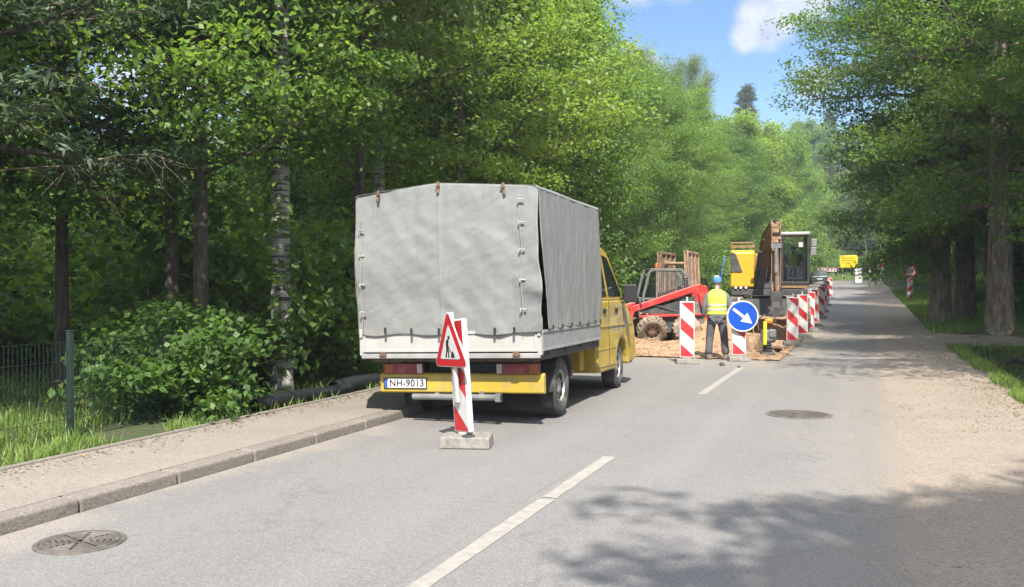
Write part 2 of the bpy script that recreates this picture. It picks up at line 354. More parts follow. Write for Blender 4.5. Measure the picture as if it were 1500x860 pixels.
# ground materials (world = object coordinates, all sheets sit at the origin)
def sep(nt, co):
    s = nt.nodes.new('ShaderNodeSeparateXYZ'); nt.links.new(co, s.inputs[0]); return s.outputs
def ramp(nt, v, a, b, lo=0, hi=1):
    r = nt.nodes.new('ShaderNodeMapRange'); r.interpolation_type = 'SMOOTHSTEP'; nt.links.new(v, r.inputs[0])
    for i, q in enumerate((a, b, lo, hi)): r.inputs[i+1].default_value = q
    return r.outputs[0]
def asphalt():
    m, nt, p, out = new_mat('asphalt'); co = objco(nt); X, Y, Z = sep(nt, co)
    big = noise_n(nt, co, .35, 8, .65, .3, .7)
    c = cmix(nt, big, (.172, .165, .161), (.205, .195, .188))
    mp = nt.nodes.new('ShaderNodeMapping'); mp.inputs['Scale'].default_value = (1.6, .12, 1); nt.links.new(co, mp.inputs['Vector'])
    st = noise_n(nt, mp.outputs[0], 1.5, 6, .6, .4, .7); c = cmix(nt, mth(nt, 'MULTIPLY', st, .35), c, (.152, .146, .143))
    # dust along the kerb and along the shoulder
    nz = mth(nt, 'MULTIPLY', mth(nt, 'SUBTRACT', noise_n(nt, co, 1.3, 8, .65, .2, .8), .5), .9)
    xk = mth(nt, 'ADD', X, nz)
    c = cmix(nt, mth(nt, 'MULTIPLY', ramp(nt, xk, -4.7, -5.25), .75), c, (.30, .258, .215))
    nz2 = mth(nt, 'MULTIPLY', mth(nt, 'SUBTRACT', noise_n(nt, co, 2.2, 8, .65, .2, .8), .5), .5)
    c = cmix(nt, mth(nt, 'MAXIMUM', ramp(nt, mth(nt, 'ADD', X, nz2), -.05, .34), mth(nt, 'MULTIPLY', ramp(nt, mth(nt, 'ADD', X, mth(nt, 'MULTIPLY', nz, 2.2)), -1.0, .2), .5)), c, (.254, .206, .162))
    # dust blown out of the works
    yd = mth(nt, 'MULTIPLY', ramp(nt, mth(nt, 'ADD', Y, mth(nt, 'MULTIPLY', nz, 3.)), 16.5, 20.5), ramp(nt, Y, 44, 34))
    yd = mth(nt, 'MULTIPLY', yd, ramp(nt, mth(nt, 'ADD', X, mth(nt, 'MULTIPLY', nz, 1.5)), -.5, -1.6))
    c = cmix(nt, mth(nt, 'MULTIPLY', yd, .75), c, (.31, .258, .205))
    for xc in (-4.35, -2.95, -1.55, -.25):
        tk = ramp(nt, mth(nt, 'ABSOLUTE', mth(nt, 'ADD', mth(nt, 'ADD', X, -xc), mth(nt, 'MULTIPLY', nz, .18))), .32, .05)
        c = cmix(nt, mth(nt, 'MULTIPLY', tk, .22), c, (.235, .222, .212))
    bl = noise_n(nt, co, .9, 7, .7, .55, .72); c = cmix(nt, mth(nt, 'MULTIPLY', bl, .30), c, (.255, .222, .19))
    # aggregate
    vo = N(nt, 'ShaderNodeTexVoronoi', Scale=95.0); nt.links.new(co, vo.inputs['Vector'])
    sh = nt.nodes.new('ShaderNodeSeparateColor'); nt.links.new(vo.outputs['Color'], sh.inputs[0])
    c = cmix(nt, mth(nt, 'MULTIPLY', ramp(nt, sh.outputs[0], .5, 1.), .45), c, (.31, .30, .285))
    c = cmix(nt, mth(nt, 'MULTIPLY', ramp(nt, sh.outputs[1], .6, 1.), .45), c, (.11, .105, .105))
    # cracks: the seam between lanes and wandering hairlines
    v2 = N(nt, 'ShaderNodeTexVoronoi', Scale=.23, _feature='DISTANCE_TO_EDGE'); 
    wv = nt.nodes.new('ShaderNodeVectorMath'); wv.operation = 'ADD'; n3 = N(nt, 'ShaderNodeTexNoise', Scale=1.1, Detail=6.0); nt.links.new(co, n3.inputs['Vector'])
    sc = nt.nodes.new('ShaderNodeVectorMath'); sc.operation = 'SCALE'; nt.links.new(n3.outputs['Color'], sc.inputs[0]); sc.inputs['Scale'].default_value = 2.0
    nt.links.new(co, wv.inputs[0]); nt.links.new(sc.outputs[0], wv.inputs[1]); nt.links.new(wv.outputs[0], v2.inputs['Vector'])
    cr = ramp(nt, v2.outputs['Distance'], .006, .001); c = cmix(nt, mth(nt, 'MULTIPLY', cr, .26), c, (.09, .085, .08))
    sx = mth(nt, 'ABSOLUTE', mth(nt, 'ADD', mth(nt, 'ADD', X, 2.36), mth(nt, 'MULTIPLY', mth(nt, 'SUBTRACT', n3.outputs['Fac'], .5), .12)))
    c = cmix(nt, mth(nt, 'MULTIPLY', mth(nt, 'MULTIPLY', ramp(nt, sx, .02, .005), noise_n(nt, co, .9, 4, .5, .45, .6)), .4), c, (.12, .11, .10))
    # spots
    sp_ = noise_n(nt, co, 3.2, 3, .5, .70, .74); c = cmix(nt, mth(nt, 'MULTIPLY', sp_, .35), c, (.13, .12, .115))
    nt.links.new(c, p.inputs['Base Color']); p.inputs['Roughness'].default_value = .88; p.inputs['Specular IOR Level'].default_value = .3
    bumpn(nt, p, vo.outputs['Distance'], .5, .006); return m
M['asphalt'] = asphalt()
def soil(name, a, b, sc, pebble=30, bs=.8, dist=.02):
    m, nt, p, out = new_mat(name); co = objco(nt)
    c = cmix(nt, noise_n(nt, co, sc, 8, .65, .3, .7), a, b)
    vo = N(nt, 'ShaderNodeTexVoronoi', Scale=float(pebble)); nt.links.new(co, vo.inputs['Vector']); sh = nt.nodes.new('ShaderNodeSeparateColor'); nt.links.new(vo.outputs['Color'], sh.inputs[0])
    c = cmix(nt, mth(nt, 'MULTIPLY', ramp(nt, sh.outputs[0], .6, 1.), .5), c, tuple(min(1, x*1.35) for x in b))
    c = cmix(nt, mth(nt, 'MULTIPLY', ramp(nt, sh.outputs[1], .65, 1.), .5), c, tuple(x*.5 for x in a))
    nt.links.new(c, p.inputs['Base Color']); p.inputs['Roughness'].default_value = .95
    h = mth(nt, 'ADD', mth(nt, 'MULTIPLY', vo.outputs['Distance'], -.6), noise_n(nt, co, sc*6, 6, .6, .2, .8)); bumpn(nt, p, h, bs, dist); return m
M['gravel'] = soil('gravel_dust', (.222, .178, .139), (.285, .231, .183), 1.0, 55, .5, .01)
M['dirt'] = soil('orange_dirt', (.27, .155, .085), (.44, .29, .17), .9, 38, 1, .025)
M['pave'] = soil('pavement_slab', (.215, .186, .160), (.265, .232, .200), 1.2, 75, .5, .006)
M['kerb'] = soil('kerb_stone', (.17, .146, .126), (.22, .19, .162), 2.5, 60, .5, .006)
def ground_mat():
    KC[0] = 1
    m, nt, p, out = new_mat('ground_cover'); co = objco(nt); X, Y, Z = sep(nt, co)
    c = cmix(nt, noise_n(nt, co, .8, 7, .6, .35, .65), (.035, .05, .018), (.075, .105, .03))
    c = cmix(nt, mth(nt, 'MULTIPLY', noise_n(nt, co, 2.5, 6, .6, .5, .65), .7), c, (.11, .085, .055))
    nt.links.new(c, p.inputs['Base Color']); p.inputs['Roughness'].default_value = 1; bumpn(nt, p, noise_n(nt, co, 18, 6), 1, .06); return m
M['ground'] = ground_mat(); KC[0] = .78
M['paint'] = mat('road_paint', (.32, .295, .26), .8, var=.18, scale=12, dirt=(.25, .232, .215), damt=.6, dscale=9)

# ------------------------------------------------------------------ terrain
def prof(Y):
    Y = np.asarray(Y, float); t = np.maximum(Y-22, 0); return .0205*np.where(t < 8, t*t/16, t-4)
def pz(Y): return float(prof(Y))
DX0, DX1, DY0, DY1 = -9.2, -1.75, 20.3, 34.0
def groundz(X, Y):
    b = prof(np.minimum(Y, 124))
    z = b-.06+0*X
    z = np.where(X < -6.75, b+.06+np.clip((-X-7.5)*.02, 0, 3)+vn(X, Y, 1.7)*.10*np.clip((-X-6.8), 0, 1), z)
    # ditch on the right, cut off by the side road
    dd = np.clip((X-2.05)/1.35, 0, 1)*np.clip((5.6-X)/1.6, 0, 1); dd = dd*dd*(3-2*dd)
    on = np.clip((Y+5)/3, 0, 1)*np.clip((25.6-Y)/.5, 0, 1)
    z = np.where(X > 1.9, b-.05+.02+vn(X, Y, .8)*.07*np.clip(X-1.9, 0, 1)-dd*on*.75+np.where(Y > 31, np.clip((X-2.4)*.12, 0, 1.5), np.clip((X-5.4)*.1, 0, 1.5)*(1-np.clip((Y-24)/2, 0, 1))), z)
    # grass bank closing the end of the road
    z = np.where(Y > 124, z+np.clip((Y-124)*.10, 0, 6), z)
    z = z+np.clip((Y-142)*.35, 0, 16)+np.clip((-X-34)*.4, 0, 14)+np.clip((X-30)*.35, 0, 12)*np.clip((Y-10)/20, 0, 1)
    ins = (X > DX0+.15) & (X < DX1-.15) & (Y > DY0+.15) & (Y < DY1-.15)
    return np.where(ins, -1.9, z)
xs = np.unique(np.concatenate([np.linspace(-260, -30, 24), np.linspace(-30, -9, 43), np.linspace(-9, 7, 81), np.linspace(7, 30, 40), np.linspace(30, 260, 24), [DX0, DX0+.16, DX1, DX1-.16]]))
ys = np.unique(np.concatenate([np.linspace(-120, -6, 30), np.linspace(-6, 36, 169), np.linspace(36, 130, 95), np.linspace(130, 500, 40), [DY0, DY0+.16, DY1, DY1-.16]]))
g = grid_mesh('ground', xs, ys, groundz, M['ground']); tag(g, kind='structure')
yr = np.concatenate([np.linspace(-40, 20.3, 61), np.linspace(21, 34, 14), np.linspace(35, 124, 60)])
rx = np.array([-5.18, -4, -3, -2.2, -1.75, -1, 0, .62])
road = grid_mesh('road', rx, yr, lambda X, Y: prof(Y)+0*X, M['asphalt'], skip=lambda x, y: (x < -1.75) & (y > 20.3) & (y < 34)); tag(road, kind='structure')
# gravel shoulder
def shz(X, Y): return prof(Y)+.006+np.clip(X-.35, 0, .3)*.02+vn(X, Y, .35)*.014*np.clip((X-.5)*3, 0, 1)-np.clip(X-1.9, 0, 1)*.25+.0*X
sh = grid_mesh('gravel_shoulder', np.concatenate([np.linspace(.40, 2.2, 22)]), np.concatenate([np.linspace(-40, 0, 20), np.linspace(.3, 34, 170), np.linspace(35, 118, 80)]), shz, M['gravel']); tag(sh, kind='structure')
# ragged edge of the shoulder: shift inner vertices
me = sh.data
for v in me.vertices:
    if v.co.x < .45: v.co.x += float(vn(v.co.x, v.co.y, .9))*.28+float(vn(v.co.x, v.co.y, .22))*.10-.05; v.co.z = pz(v.co.y)+.0012
    elif v.co.x < .53: v.co.z = pz(v.co.y)+.004
    if v.co.x > 2.05: v.co.x += float(vn(1, v.co.y, 1.3))*.7
# side road on the right
def srz(X, Y): return prof(Y)*0+pz(28.5)+.012+0*X
sr = grid_mesh('side_road', np.linspace(.55, 60, 60), np.linspace(26.1, 30.6, 5), srz, M['asphalt']); tag(sr, kind='structure')
for v in sr.data.vertices:
    if v.co.x < 4: v.co.y += (v.co.y-28.3)*max(0, (4-v.co.x)*.12)
    k_ = min(1, max(0, (v.co.x-1.2)/3)); v.co.z = (pz(v.co.y)+.012)*(1-k_)+v.co.z*k_
    if v.co.x > 5: v.co.y -= (v.co.x-5)*.02
# pavement with kerb on the left
yp = np.concatenate([np.linspace(-40, 20, 61)])
pv = grid_mesh('pavement', np.array([-6.58, -6.2, -5.8, -5.40]), yp, lambda X, Y: prof(Y)+.093+0*X, M['pave']); tag(pv, kind='structure')
mb = MB(); y = -20.0; k = 0; rng = random.Random(3)
while y < 19.6:
    L = .99 if k % 3 else 1.0
    mb.box((-5.29, y+.5, .0), (.20, .988, .20), Matrix.Rotation(R(rng.uniform(-.25, .25)), 3, 'Z')); y += 1.0; k += 1
kb = mb.build('kerb', M['kerb'], bevel=.022, seg=3); tag(kb, kind='structure')
mb = MB(); y = -20.0
while y < 19.6: mb.box((-6.62, y+.5, .025), (.07, .99, .17)); y += 1.0
kb = mb.build('pavement_edging', M['kerb'], bevel=.008); tag(kb, kind='structure')
# painted dashes
mb = MB()
for a, b in ((-7.6, -3.0), (3.3, 6.56), (6.60, 8.37), (13.57, 18.3), (43, 47.6), (52.6, 57.2), (62, 66.6), (72, 76.6), (82, 86.6)):
    n = 16; 
    L_ = [(-2.28+rng.uniform(-.006, .006), a+(b-a)*i/n) for i in range(n+1)]; R_ = [(-2.16+rng.uniform(-.006, .006), a+(b-a)*i/n) for i in range(n+1)]
    vs = [(x_, y_, pz(y_)+.004) for x_, y_ in L_]+[(x_, y_, pz(y_)+.004) for x_, y_ in R_]
    mb.add(vs, [(i, i+n+1, i+n+2, i+1) for i in range(n)])
ln = mb.build('centre_line', M['paint']); tag(ln, kind='structure')
# dug-up dirt area with a trench
def dirtz(X, Y):
    e = np.minimum(np.minimum(X-DX0, DX1+.12-X), np.minimum(Y-DY0+.25, DY1-Y)); e = np.clip(e, 0, 1)
    z = prof(Y)+.02+(vn(X, Y, .9)*.16+vn(X, Y, .33)*.06+vn(X, Y, .14)*.03)*np.clip(e*2.5, 0, 1)+.03*e+vn(X, Y, .07)*.02
    # heaps
    for hx, hy, hr, hh in ((-3.35, 23.2, .9, .75), (-5.4, 22.0, 1.6, .16), (-7.6, 25, 2.0, .5), (-3.9, 25.2, .8, .6), (-6.9, 29, 2, .9)):
        z = z+hh*np.exp(-((X-hx)**2+(Y-hy)**2)/(hr*hr*.6))*(1+vn(X, Y, .25)*.4)
    tx = np.clip((X+2.75+vn(X, Y, .7)*.2)/.16, 0, 1)*np.clip((-1.86-X+vn(Y, X, .5)*.1)/.12, 0, 1)*np.clip((Y-22.0)/.3, 0, 1)*np.clip((29.2-Y)/.5, 0, 1)
    return z*(1-tx)+tx*(-1.35+vn(X, Y, .4)*.15)
dirt = grid_mesh('dirt', np.linspace(DX0-.1, DX1+.10, 150), np.linspace(DY0-.25, DY1, 240), dirtz, M['dirt']); tag(dirt, kind='structure')

# ------------------------------------------------------------------ loose bits: clods, stones, crumbs
def rock(mb, c, r, rg, flat=.6):
    bm = bmesh.new(); bmesh.ops.create_icosphere(bm, subdivisions=1, radius=1)
    sx, sy, sz = r*rg.uniform(.7, 1.3), r*rg.uniform(.7, 1.3), r*flat*rg.uniform(.7, 1.2); a = rg.uniform(0, 6.28)
    vs = []
    for v in bm.verts:
        q = v.co*rg.uniform(.8, 1.15); x_, y_ = q.x*sx, q.y*sy; vs.append((c[0]+x_*math.cos(a)-y_*math.sin(a), c[1]+x_*math.sin(a)+y_*math.cos(a), c[2]+q.z*sz))
    mb.add(vs, [tuple(v.index for v in f.verts) for f in bm.faces]); bm.free()
rg = random.Random(11); mb = MB()
for i in range(900):
    x_ = rg.uniform(.45, 2.0); y_ = rg.uniform(3, 26); 
    if rg.random() < .45: x_ = rg.uniform(1.1, 2.2); y_ = rg.uniform(5.5, 9.5)
    rock(mb, (x_, y_, pz(y_)+.006), rg.uniform(.005, .02), rg)
for i in range(260):
    x_ = rg.uniform(-5.1, .5); y_ = rg.uniform(4, 22); rock(mb, (x_, y_, pz(y_)+.002), rg.uniform(.003, .009), rg)
tag(mb.build('loose_gravel', M['gravel']), 'scattered small stones lying on the gravel shoulder and road', 'gravel', kind='stuff')
mb = MB()
for i in range(1100):
    x_ = rg.uniform(-6.5, -1.6); y_ = rg.uniform(19.9, 27); rock(mb, (x_, y_, float(dirtz(np.array(x_), np.array(y_)))+.01), rg.choice((.010, .015, .022, .04)), rg, .8)
tag(mb.build('dirt_clods', M['dirt']), 'orange brown soil clods strewn over the dug-up lane', 'soil clods', kind='stuff')
for nm, x_, y_, r_, lb in (('clod', -2.62, 18.5, .075, 'dark lump of earth on the road just left of the far dash end'), ('clod', -2.25, 18.15, .05, 'small dark lump lying on the end of the far white dash')):
    mb = MB(); rock(mb, (0, 0, .02), r_, rg, .8); o = mb.build('earth_clod', M['dark']); o.location = (x_, y_, .0); tag(o, lb, 'clod')
# dead leaves and dry wisps along the bank edge
rs = np.random.RandomState(8); n = 3000; Yl = rs.uniform(11, 26.5, n); Xl = 2.0-rs.exponential(.45, n)+rs.rand(n)*.5; n2 = 900; Yl = np.concatenate([Yl, rs.uniform(2, 14, n2)]); Xl = np.concatenate([Xl, -6.5+rs.exponential(.12, n2)]); Zl = np.where(Xl < -5, .102, prof(Yl)+.016-np.clip(Xl-1.9, 0, 1)*.1); n += n2
#TREES

# ------------------------------------------------------------------ manhole covers
def manhole(loc, r, pat, label):
    t = empty('manhole_cover', loc, rng.uniform(0, 3), label, 'manhole cover')
    mb = MB(); mb.lathe([(r*.88, -.02), (r*.88, .006), (r*.97, .008), (r, .004), (r, -.02)], n=48, close=True); mb.build('frame', M['iron'], t, True)
    mb = MB(); mb.lathe([(.001, -.02), (r*.865, -.02), (r*.865, .006), (.001, .006)], n=48)
    if pat:
        for k in range(5): q = r*(.25+.14*k); mb.lathe([(q-.012, .004), (q-.009, .011), (q+.009, .011), (q+.012, .004)], n=48, close=True)
        for k in range(4): a = k*math.pi/4; mb.box((0, 0, .008), (r*1.5, .02, .006), Matrix.Rotation(a, 3, 'Z'))
    else:
        for i in range(-9, 10):
            for j in range(-9, 10):
                x_, y_ = i*r/11, j*r/11
                if math.hypot(x_, y_) < r*.82: mb.box((x_, y_, .009), (r/17, r/17, .008))
    mb.build('lid', M['iron'], t)
manhole((-4.58, 4.41, .002), .27, True, 'round iron manhole cover with concentric rings beside the kerb')
manhole((-.75, 11.91, .002), .40, False, 'round studded iron manhole cover in the middle of the open lane')

# ------------------------------------------------------------------ traffic beacons
def beacon_proto():
    t = empty('traffic_beacon')
    mb = MB(); mb.box((0, 0, .05), (.46, .34, .10), taper=.93); mb.box((0, 0, .105), (.16, .12, .03)); mb.build('base', M['concrete'], t, bevel=.015)
    mb = MB(); mb.box((0, 0, .69), (.30, .045, 1.14)); mb.prism([(-.10, .12), (.10, .12), (.03, .06), (-.03, .06)], -.02, .02, 'Y'); mb.build('board', M['stripe'], t, bevel=.012)
    mb = MB(); mb.box((.0, 0, 1.30), (.035, .03, .10)); mb.build('lamp_peg', M['white'], t, bevel=.006)
    return t
b0 = beacon_proto(); used = [False]
def beacon(x_, y_, rz, label, group=None, tilt=0, flip=False, lean=0, s=1):
    o = b0 if not used[0] else copy_tree(b0); used[0] = True
    o.location = (x_, y_, pz(y_)+.003); o.rotation_euler = (R(lean), R(tilt), R(rz)); o.scale = (s, s, s)
    tag(o, label, 'traffic beacon', group)
    if flip:
        for c in o.children:
            if c.name.startswith('board'): c.data = c.data.copy(); c.data.materials[0] = M['stripe2']
    return o
GB = 'red and white beacons closing the lane'
beacon(-3.36, 18.75, 17, 'red and white striped beacon left of the worker in the yellow vest', GB)
bb = beacon(-2.46, 19.78, 17, 'striped beacon on the dig edge with the round blue arrow sign on it', GB, s=.98)
for i, (x_, y_, rz, tl, lb) in enumerate((
    (-1.75, 25.0, 10, 1, 'nearest beacon of the row right of the excavator, beside the trench'),
    (-1.66, 28.0, 24, -1, 'second beacon of the row, just behind the one beside the trench'),
    (-1.62, 30.9, 30, 1, 'third beacon of the row running away past the excavator cab'),
    (-1.60, 33.8, 14, -2, 'fourth beacon of the row running away past the excavator cab'),
    (-1.62, 38.5, 22, 2, 'fifth beacon of the row, turned a little behind the excavator'),
    (-1.70, 43.5, 18, 0, 'sixth beacon of the row, well behind the excavator'),
    (-1.85, 50.5, 20, 1, 'seventh beacon of the row, second from its far end'),
    (-2.0, 61.0, 16, 0, 'last and farthest beacon of the row near the dark car'))):
    beacon(x_, y_, rz, lb, GB, tl)
# right edge beacon + round sign on a post
far = beacon(2.45, 57.6, 14, 'single striped beacon at the right road edge under a round red sign', flip=True)

def disc(mb, r, y0, y1, n=40, m=0): mb.lathe([(.0001, y0), (r, y0), (r, y1), (.0001, y1)], axis='Y', n=n, m=m)
# blue arrow sign (thing of its own, hangs on the beacon)
def arrow_sign(loc, rz):
    t = empty('arrow_sign', loc, R(rz), 'round blue sign with white arrow pointing down right on a beacon', 'road sign')
    mb = MB(); disc(mb, .325, 0, .02); mb.lathe([(.327, -.003), (.31, -.006), (.31, .0), (.327, .022)], axis='Y', n=40); mb.build('disc', M['signwhite'], t, True, autosm=30)
    mb = MB(); disc(mb, .300, -.004, .002); mb.build('blue_face', M['blueset'], t)
    mb = MB(); a = R(-38); c, s = math.cos(a), math.sin(a)
    pts = [(-.25, .030), (.03, .030), (.03, .115), (.25, 0), (.03, -.115), (.03, -.030), (-.25, -.030)]
    pts = [(x_*c-z_*s, x_*s+z_*c) for x_, z_ in pts]
    mb.prism(pts, -.009, -.0035, 'Y'); mb.build('arrow', M['signwhite'], t)
    mb = MB(); mb.box((0, .03, 0), (.3, .03, .05)); mb.build('bracket', M['galv'], t)
arrow_sign((-2.37, 19.70, .945), 17)

# near beacon with road works triangle
def near_beacon():
    t = empty('traffic_beacon', (-3.70, 8.42, .003), R(0), 'tilted striped beacon on a concrete block behind the truck', 'traffic beacon', GB)
    mb = MB(); mb.box((.0, 0, .055), (.50, .38, .11), Matrix.Rotation(R(16), 3, 'Z'), taper=.97); mb.build('base', M['concrete'], t, bevel=.012)
    bq = MB(); bq.box((0, 0, .69), (.30, .06, 1.13)); bq.prism([(-.10, .13), (.10, .13), (.03, .07), (-.03, .07)], -.03, .03, 'Y')
    o = bq.build('board', M['stripe'], t, bevel=.015); o.rotation_euler = (R(1), R(-5.5), R(-36)); o.location = (-.02, 0, .01)
    mb = MB(); mb.lathe([(.07, .11), (.06, .125), (.001, .125)], n=16); mb.build('rubber_collar', M['rubber'], t, loc=(.06, -.10, 0))
    return t
nb = near_beacon()
def tri(side, cz, off=0):
    h = side*.866; return [(-side/2, cz-h/3+off*0), (side/2, cz-h/3), (0, cz+h*2/3)]
def rtri(side, r=.035, n=5):
    h = side*.866; P = [(-side/2, -h/3), (side/2, -h/3), (0, h*2/3)]; out = []
    for i in range(3):
        p0 = Vector(P[i]); c = p0*(1-2*r/(h*2/3)); a0 = math.atan2(p0.y, p0.x)
        for k in range(n): a = a0-R(60)+R(120)*k/(n-1); out.append((c.x+r*math.cos(a), c.y+r*math.sin(a)))
    return out
def works_sign(loc, rz, tilt):
    t = empty('roadworks_sign', loc, 0, 'red triangle road works sign with black digging figure behind the truck', 'road sign')
    t.rotation_euler = (R(3), R(tilt), R(rz))
    mb = MB(); mb.prism(rtri(.68, .04), 0, .012, 'Y'); mb.build('plate', M['signwhite'], t, bevel=.003)
    mb = MB(); mb.prism(rtri(.645, .035), -.003, .002, 'Y'); mb.build('red_border', M['signred'], t)
    mb = MB(); mb.prism(rtri(.40, .012), -.006, -.0035, 'Y'); mb.build('white_face', M['signwhite'], t)
    mb = MB(); z0 = -.095; y0, y1 = -.0095, -.0065
    def L(pts, w_):
        for i in range(len(pts)-1):
            a = Vector(pts[i]); b = Vector(pts[i+1]); d = (b-a).normalized(); n_ = Vector((-d.y, d.x))*w_/2; a2 = a-d*w_*.25; b2 = b+d*w_*.25
            mb.prism([tuple(a2+n_), tuple(a2-n_), tuple(b2-n_), tuple(b2+n_)], y0-.0006*i, y1, 'Y')
    L([(-.075, z0), (-.05, z0+.06), (-.035, z0+.105)], .022); L([(-.02, z0), (-.018, z0+.055), (-.035, z0+.105)], .020)
    L([(-.038, z0+.10), (-.025, z0+.165)], .040); L([(-.02, z0+.165), (-.055, z0+.125), (-.01, z0+.10)], .014); L([(-.055, z0+.155), (.035, z0+.045)], .008)
    mb.prism([(.002+.019*math.cos(k*.5236), z0+.195+.019*math.sin(k*.5236)) for k in range(12)], y0, y1, 'Y')
    mb.prism([(.02, z0-.002), (.105, z0-.002), (.085, z0+.035), (.062, z0+.06), (.04, z0+.035)], y0, y1, 'Y')
    mb.build('digger_symbol', M['signblack'], t)
    mb = MB(); mb.box((.02, .03, -.10), (.05, .035, .90)); mb.build('post', M['white'], t, bevel=.005)
works_sign((-3.86, 8.36, .985), -36, -3)
# ------------------------------------------------------------------ the flatbed truck
def wheel_part(t, x, y, r, wdt, side, tyrem, rimm, tread=36, lug=0, hub=.55, name='wheel'):
    h = wdt/2; mb = MB()
    prof = [(r*hub, -h*.75), (r*.72, -h), (r*.93, -h*.96), (r, -h*.78), (r, h*.78), (r*.93, h*.96), (r*.72, h), (r*hub, h*.75)]
    mb.lathe(prof, axis='X', n=40, close=True)
    for k in range(tread):
        a = 2*math.pi*k/tread
        for s_ in (-1, 1):
            q = Matrix.Rotation(a, 3, 'X') @ Matrix.Rotation(.35*s_*(1 if lug else .4), 3, 'Z'); c = Matrix.Rotation(a, 3, 'X') @ Vector((s_*h*.42, 0, r+lug*.45-(0 if lug else .004)))
            mb.box(c, (h*.80, 2*math.pi*r/tread*.55, .012+lug), q)
    o = mb.build(name, tyrem, t, True, loc=(x, y, r)); 
    mb = MB(); s_ = side
    mb.lathe([(r*hub+.004, s_*h*.82), (r*hub*.93, s_*h*.80), (r*hub*.86, s_*h*.45), (r*hub*.50, s_*h*.58), (r*hub*.42, s_*h*.66), (.03, s_*h*.70), (.001, s_*h*.70), (.001, s_*h*.1), (r*hub, s_*h*.1)], axis='X', n=32, close=True)
    for k in range(8):
        a = 2*math.pi*k/8; c = (s_*(h*.615), r*hub*.70*math.cos(a), r*hub*.70*math.sin(a)); mb.lathe([(.001, -.004), (r*.095, -.004), (r*.095, .012), (.001, .012)], c=c, axis='X', n=10, m=1)
    mb.build('rim', [rimm, M['black']], o, True)
    return o
def add_text(body, size, m, parent, loc, rot, name, ext=.001, xs=1.0, bold=0):
    cu = bpy.data.curves.new(name, 'FONT'); cu.body = body; cu.size = size; cu.extrude = ext; cu.align_x = 'CENTER'; cu.align_y = 'CENTER'; cu.offset = bold; cu.space_character = 1.06
    o = bpy.data.objects.new(name, cu); COL.objects.link(o); bpy.context.view_layer.update()
    me = bpy.data.meshes.new_from_object(o.evaluated_get(bpy.context.evaluated_depsgraph_get())); bpy.data.objects.remove(o)
    o = bpy.data.objects.new(name, me); COL.objects.link(o); me.materials.append(m); o.parent = parent; o.location = loc; o.rotation_euler = rot; o.scale = (xs, 1, 1); return o

T = empty('flatbed_truck', (-4.37, 9.48, .02), R(2.0), 'yellow double cab truck with a grey tarpaulin box parked at the kerb', 'truck')
T.rotation_euler = (R(-.5), R(-1.6), R(2.0)); T.scale = (1.03, 1, 1)
def tum(q):
    x, y, z = q; return (x*(1-.10*max(0, z-1.36)/.8), y, z)
arc = [(4.5+.44*math.cos(a), .345+.44*math.sin(a)) for a in np.linspace(0, math.pi, 13)]
low = [(2.82, .50), (2.82, 1.36), (4.74, 1.36), (4.95, 1.27), (5.25, 1.12), (5.46, .93), (5.55, .62), (5.53, .38), (4.98, .34)]+arc+[(4.02, .33), (3.05, .34)]
mb = MB(); mb.prism(low, -1.00, 1.00)
body = mb.build('cab_body', M['yellow'], T, bevel=.035, seg=3)
up = [(2.82, 1.35), (2.84, 1.98), (2.92, 2.09), (3.2, 2.15), (3.7, 2.15), (3.98, 2.08), (4.10, 1.98), (4.74, 1.35)]
mb = MB(); mb.prism(up, -.992, .992, fn=tum); mb.build('cab_upper', M['yellow'], T, bevel=.03, seg=3)
for s_ in (1, -1):
    mb = MB(); x0, x1 = (.97*s_, .999*s_)
    mb.prism([(2.93, 1.42), (2.94, 1.95), (3.02, 2.03), (3.46, 2.03), (3.53, 1.42)], x0, x1, fn=tum); mb.build('rear_window', M['glassdk'], T)
    mb = MB(); mb.prism([(3.67, 1.42), (3.60, 2.03), (3.90, 2.0), (4.52, 1.47), (4.50, 1.42)], x0, x1, fn=tum); mb.build('front_window', M['glassdk'], T)
    mb = MB()
    for a, b in (((3.58, .40), (3.62, 1.36)), ((2.88, .55), (2.88, 1.36)), ((4.62, .80), (4.60, 1.34)), ((3.62, .40), (4.03, .40)), ((2.9, .42), (3.58, .40))):
        gp = MB(); gp.bar((s_*1.0, a[0], a[1]), (s_*1.0, b[0], b[1]), .007, .010); gp.build('door_gap', M['interior'], T)
    mb = MB(); mb.prism([(2.86, .98), (2.86, 1.01), (5.3, .985), (5.3, .965)], s_*.99, s_*1.012); mb.build('body_crease', M['yellow'], T, bevel=.004); mb = MB(); mb.prism([(2.86, .66), (2.86, .675), (4.05, .665), (4.05, .655)], s_*.99, s_*1.008); mb.build('body_crease', M['yellow'], T, bevel=.004)
    for hy in (3.30, 4.14) if s_ > 0 else (3.3,):
        mb = MB(); mb.box((s_*1.008, hy-.06 if hy > 4 else hy, 1.21), (.02, .13, .075)); mb.box((s_*1.018, hy-.06 if hy > 4 else hy, 1.22), (.028, .15, .02)); mb.build('door_handle', M['black'], T, bevel=.006)
    mb = MB(); mb.box((s_*1.15, 4.45, 1.46), (.20, .09, .28)); mb.bar((s_*.97, 4.48, 1.38), (s_*1.10, 4.46, 1.40), .04, .04); mb.build('mirror', M['black'], T, bevel=.025)
mb = MB(); mb.prism([(-.86, 0), (.86, 0), (.76, .86), (-.76, .86)], 0, .012, 'Y'); o = mb.build('windshield', M['glassdk'], T); o.location = (0, 4.735, 1.395); o.rotation_euler = (R(44), 0, 0)
mb = MB(); mb.box((0, 2.812, 1.62), (1.2, .01, .42)); mb.build('back_window', M['glassdk'], T)
mb = MB(); mb.box((0, 5.52, .42), (1.86, .16, .22)); mb.build('front_bumper', M['black'], T, bevel=.03)
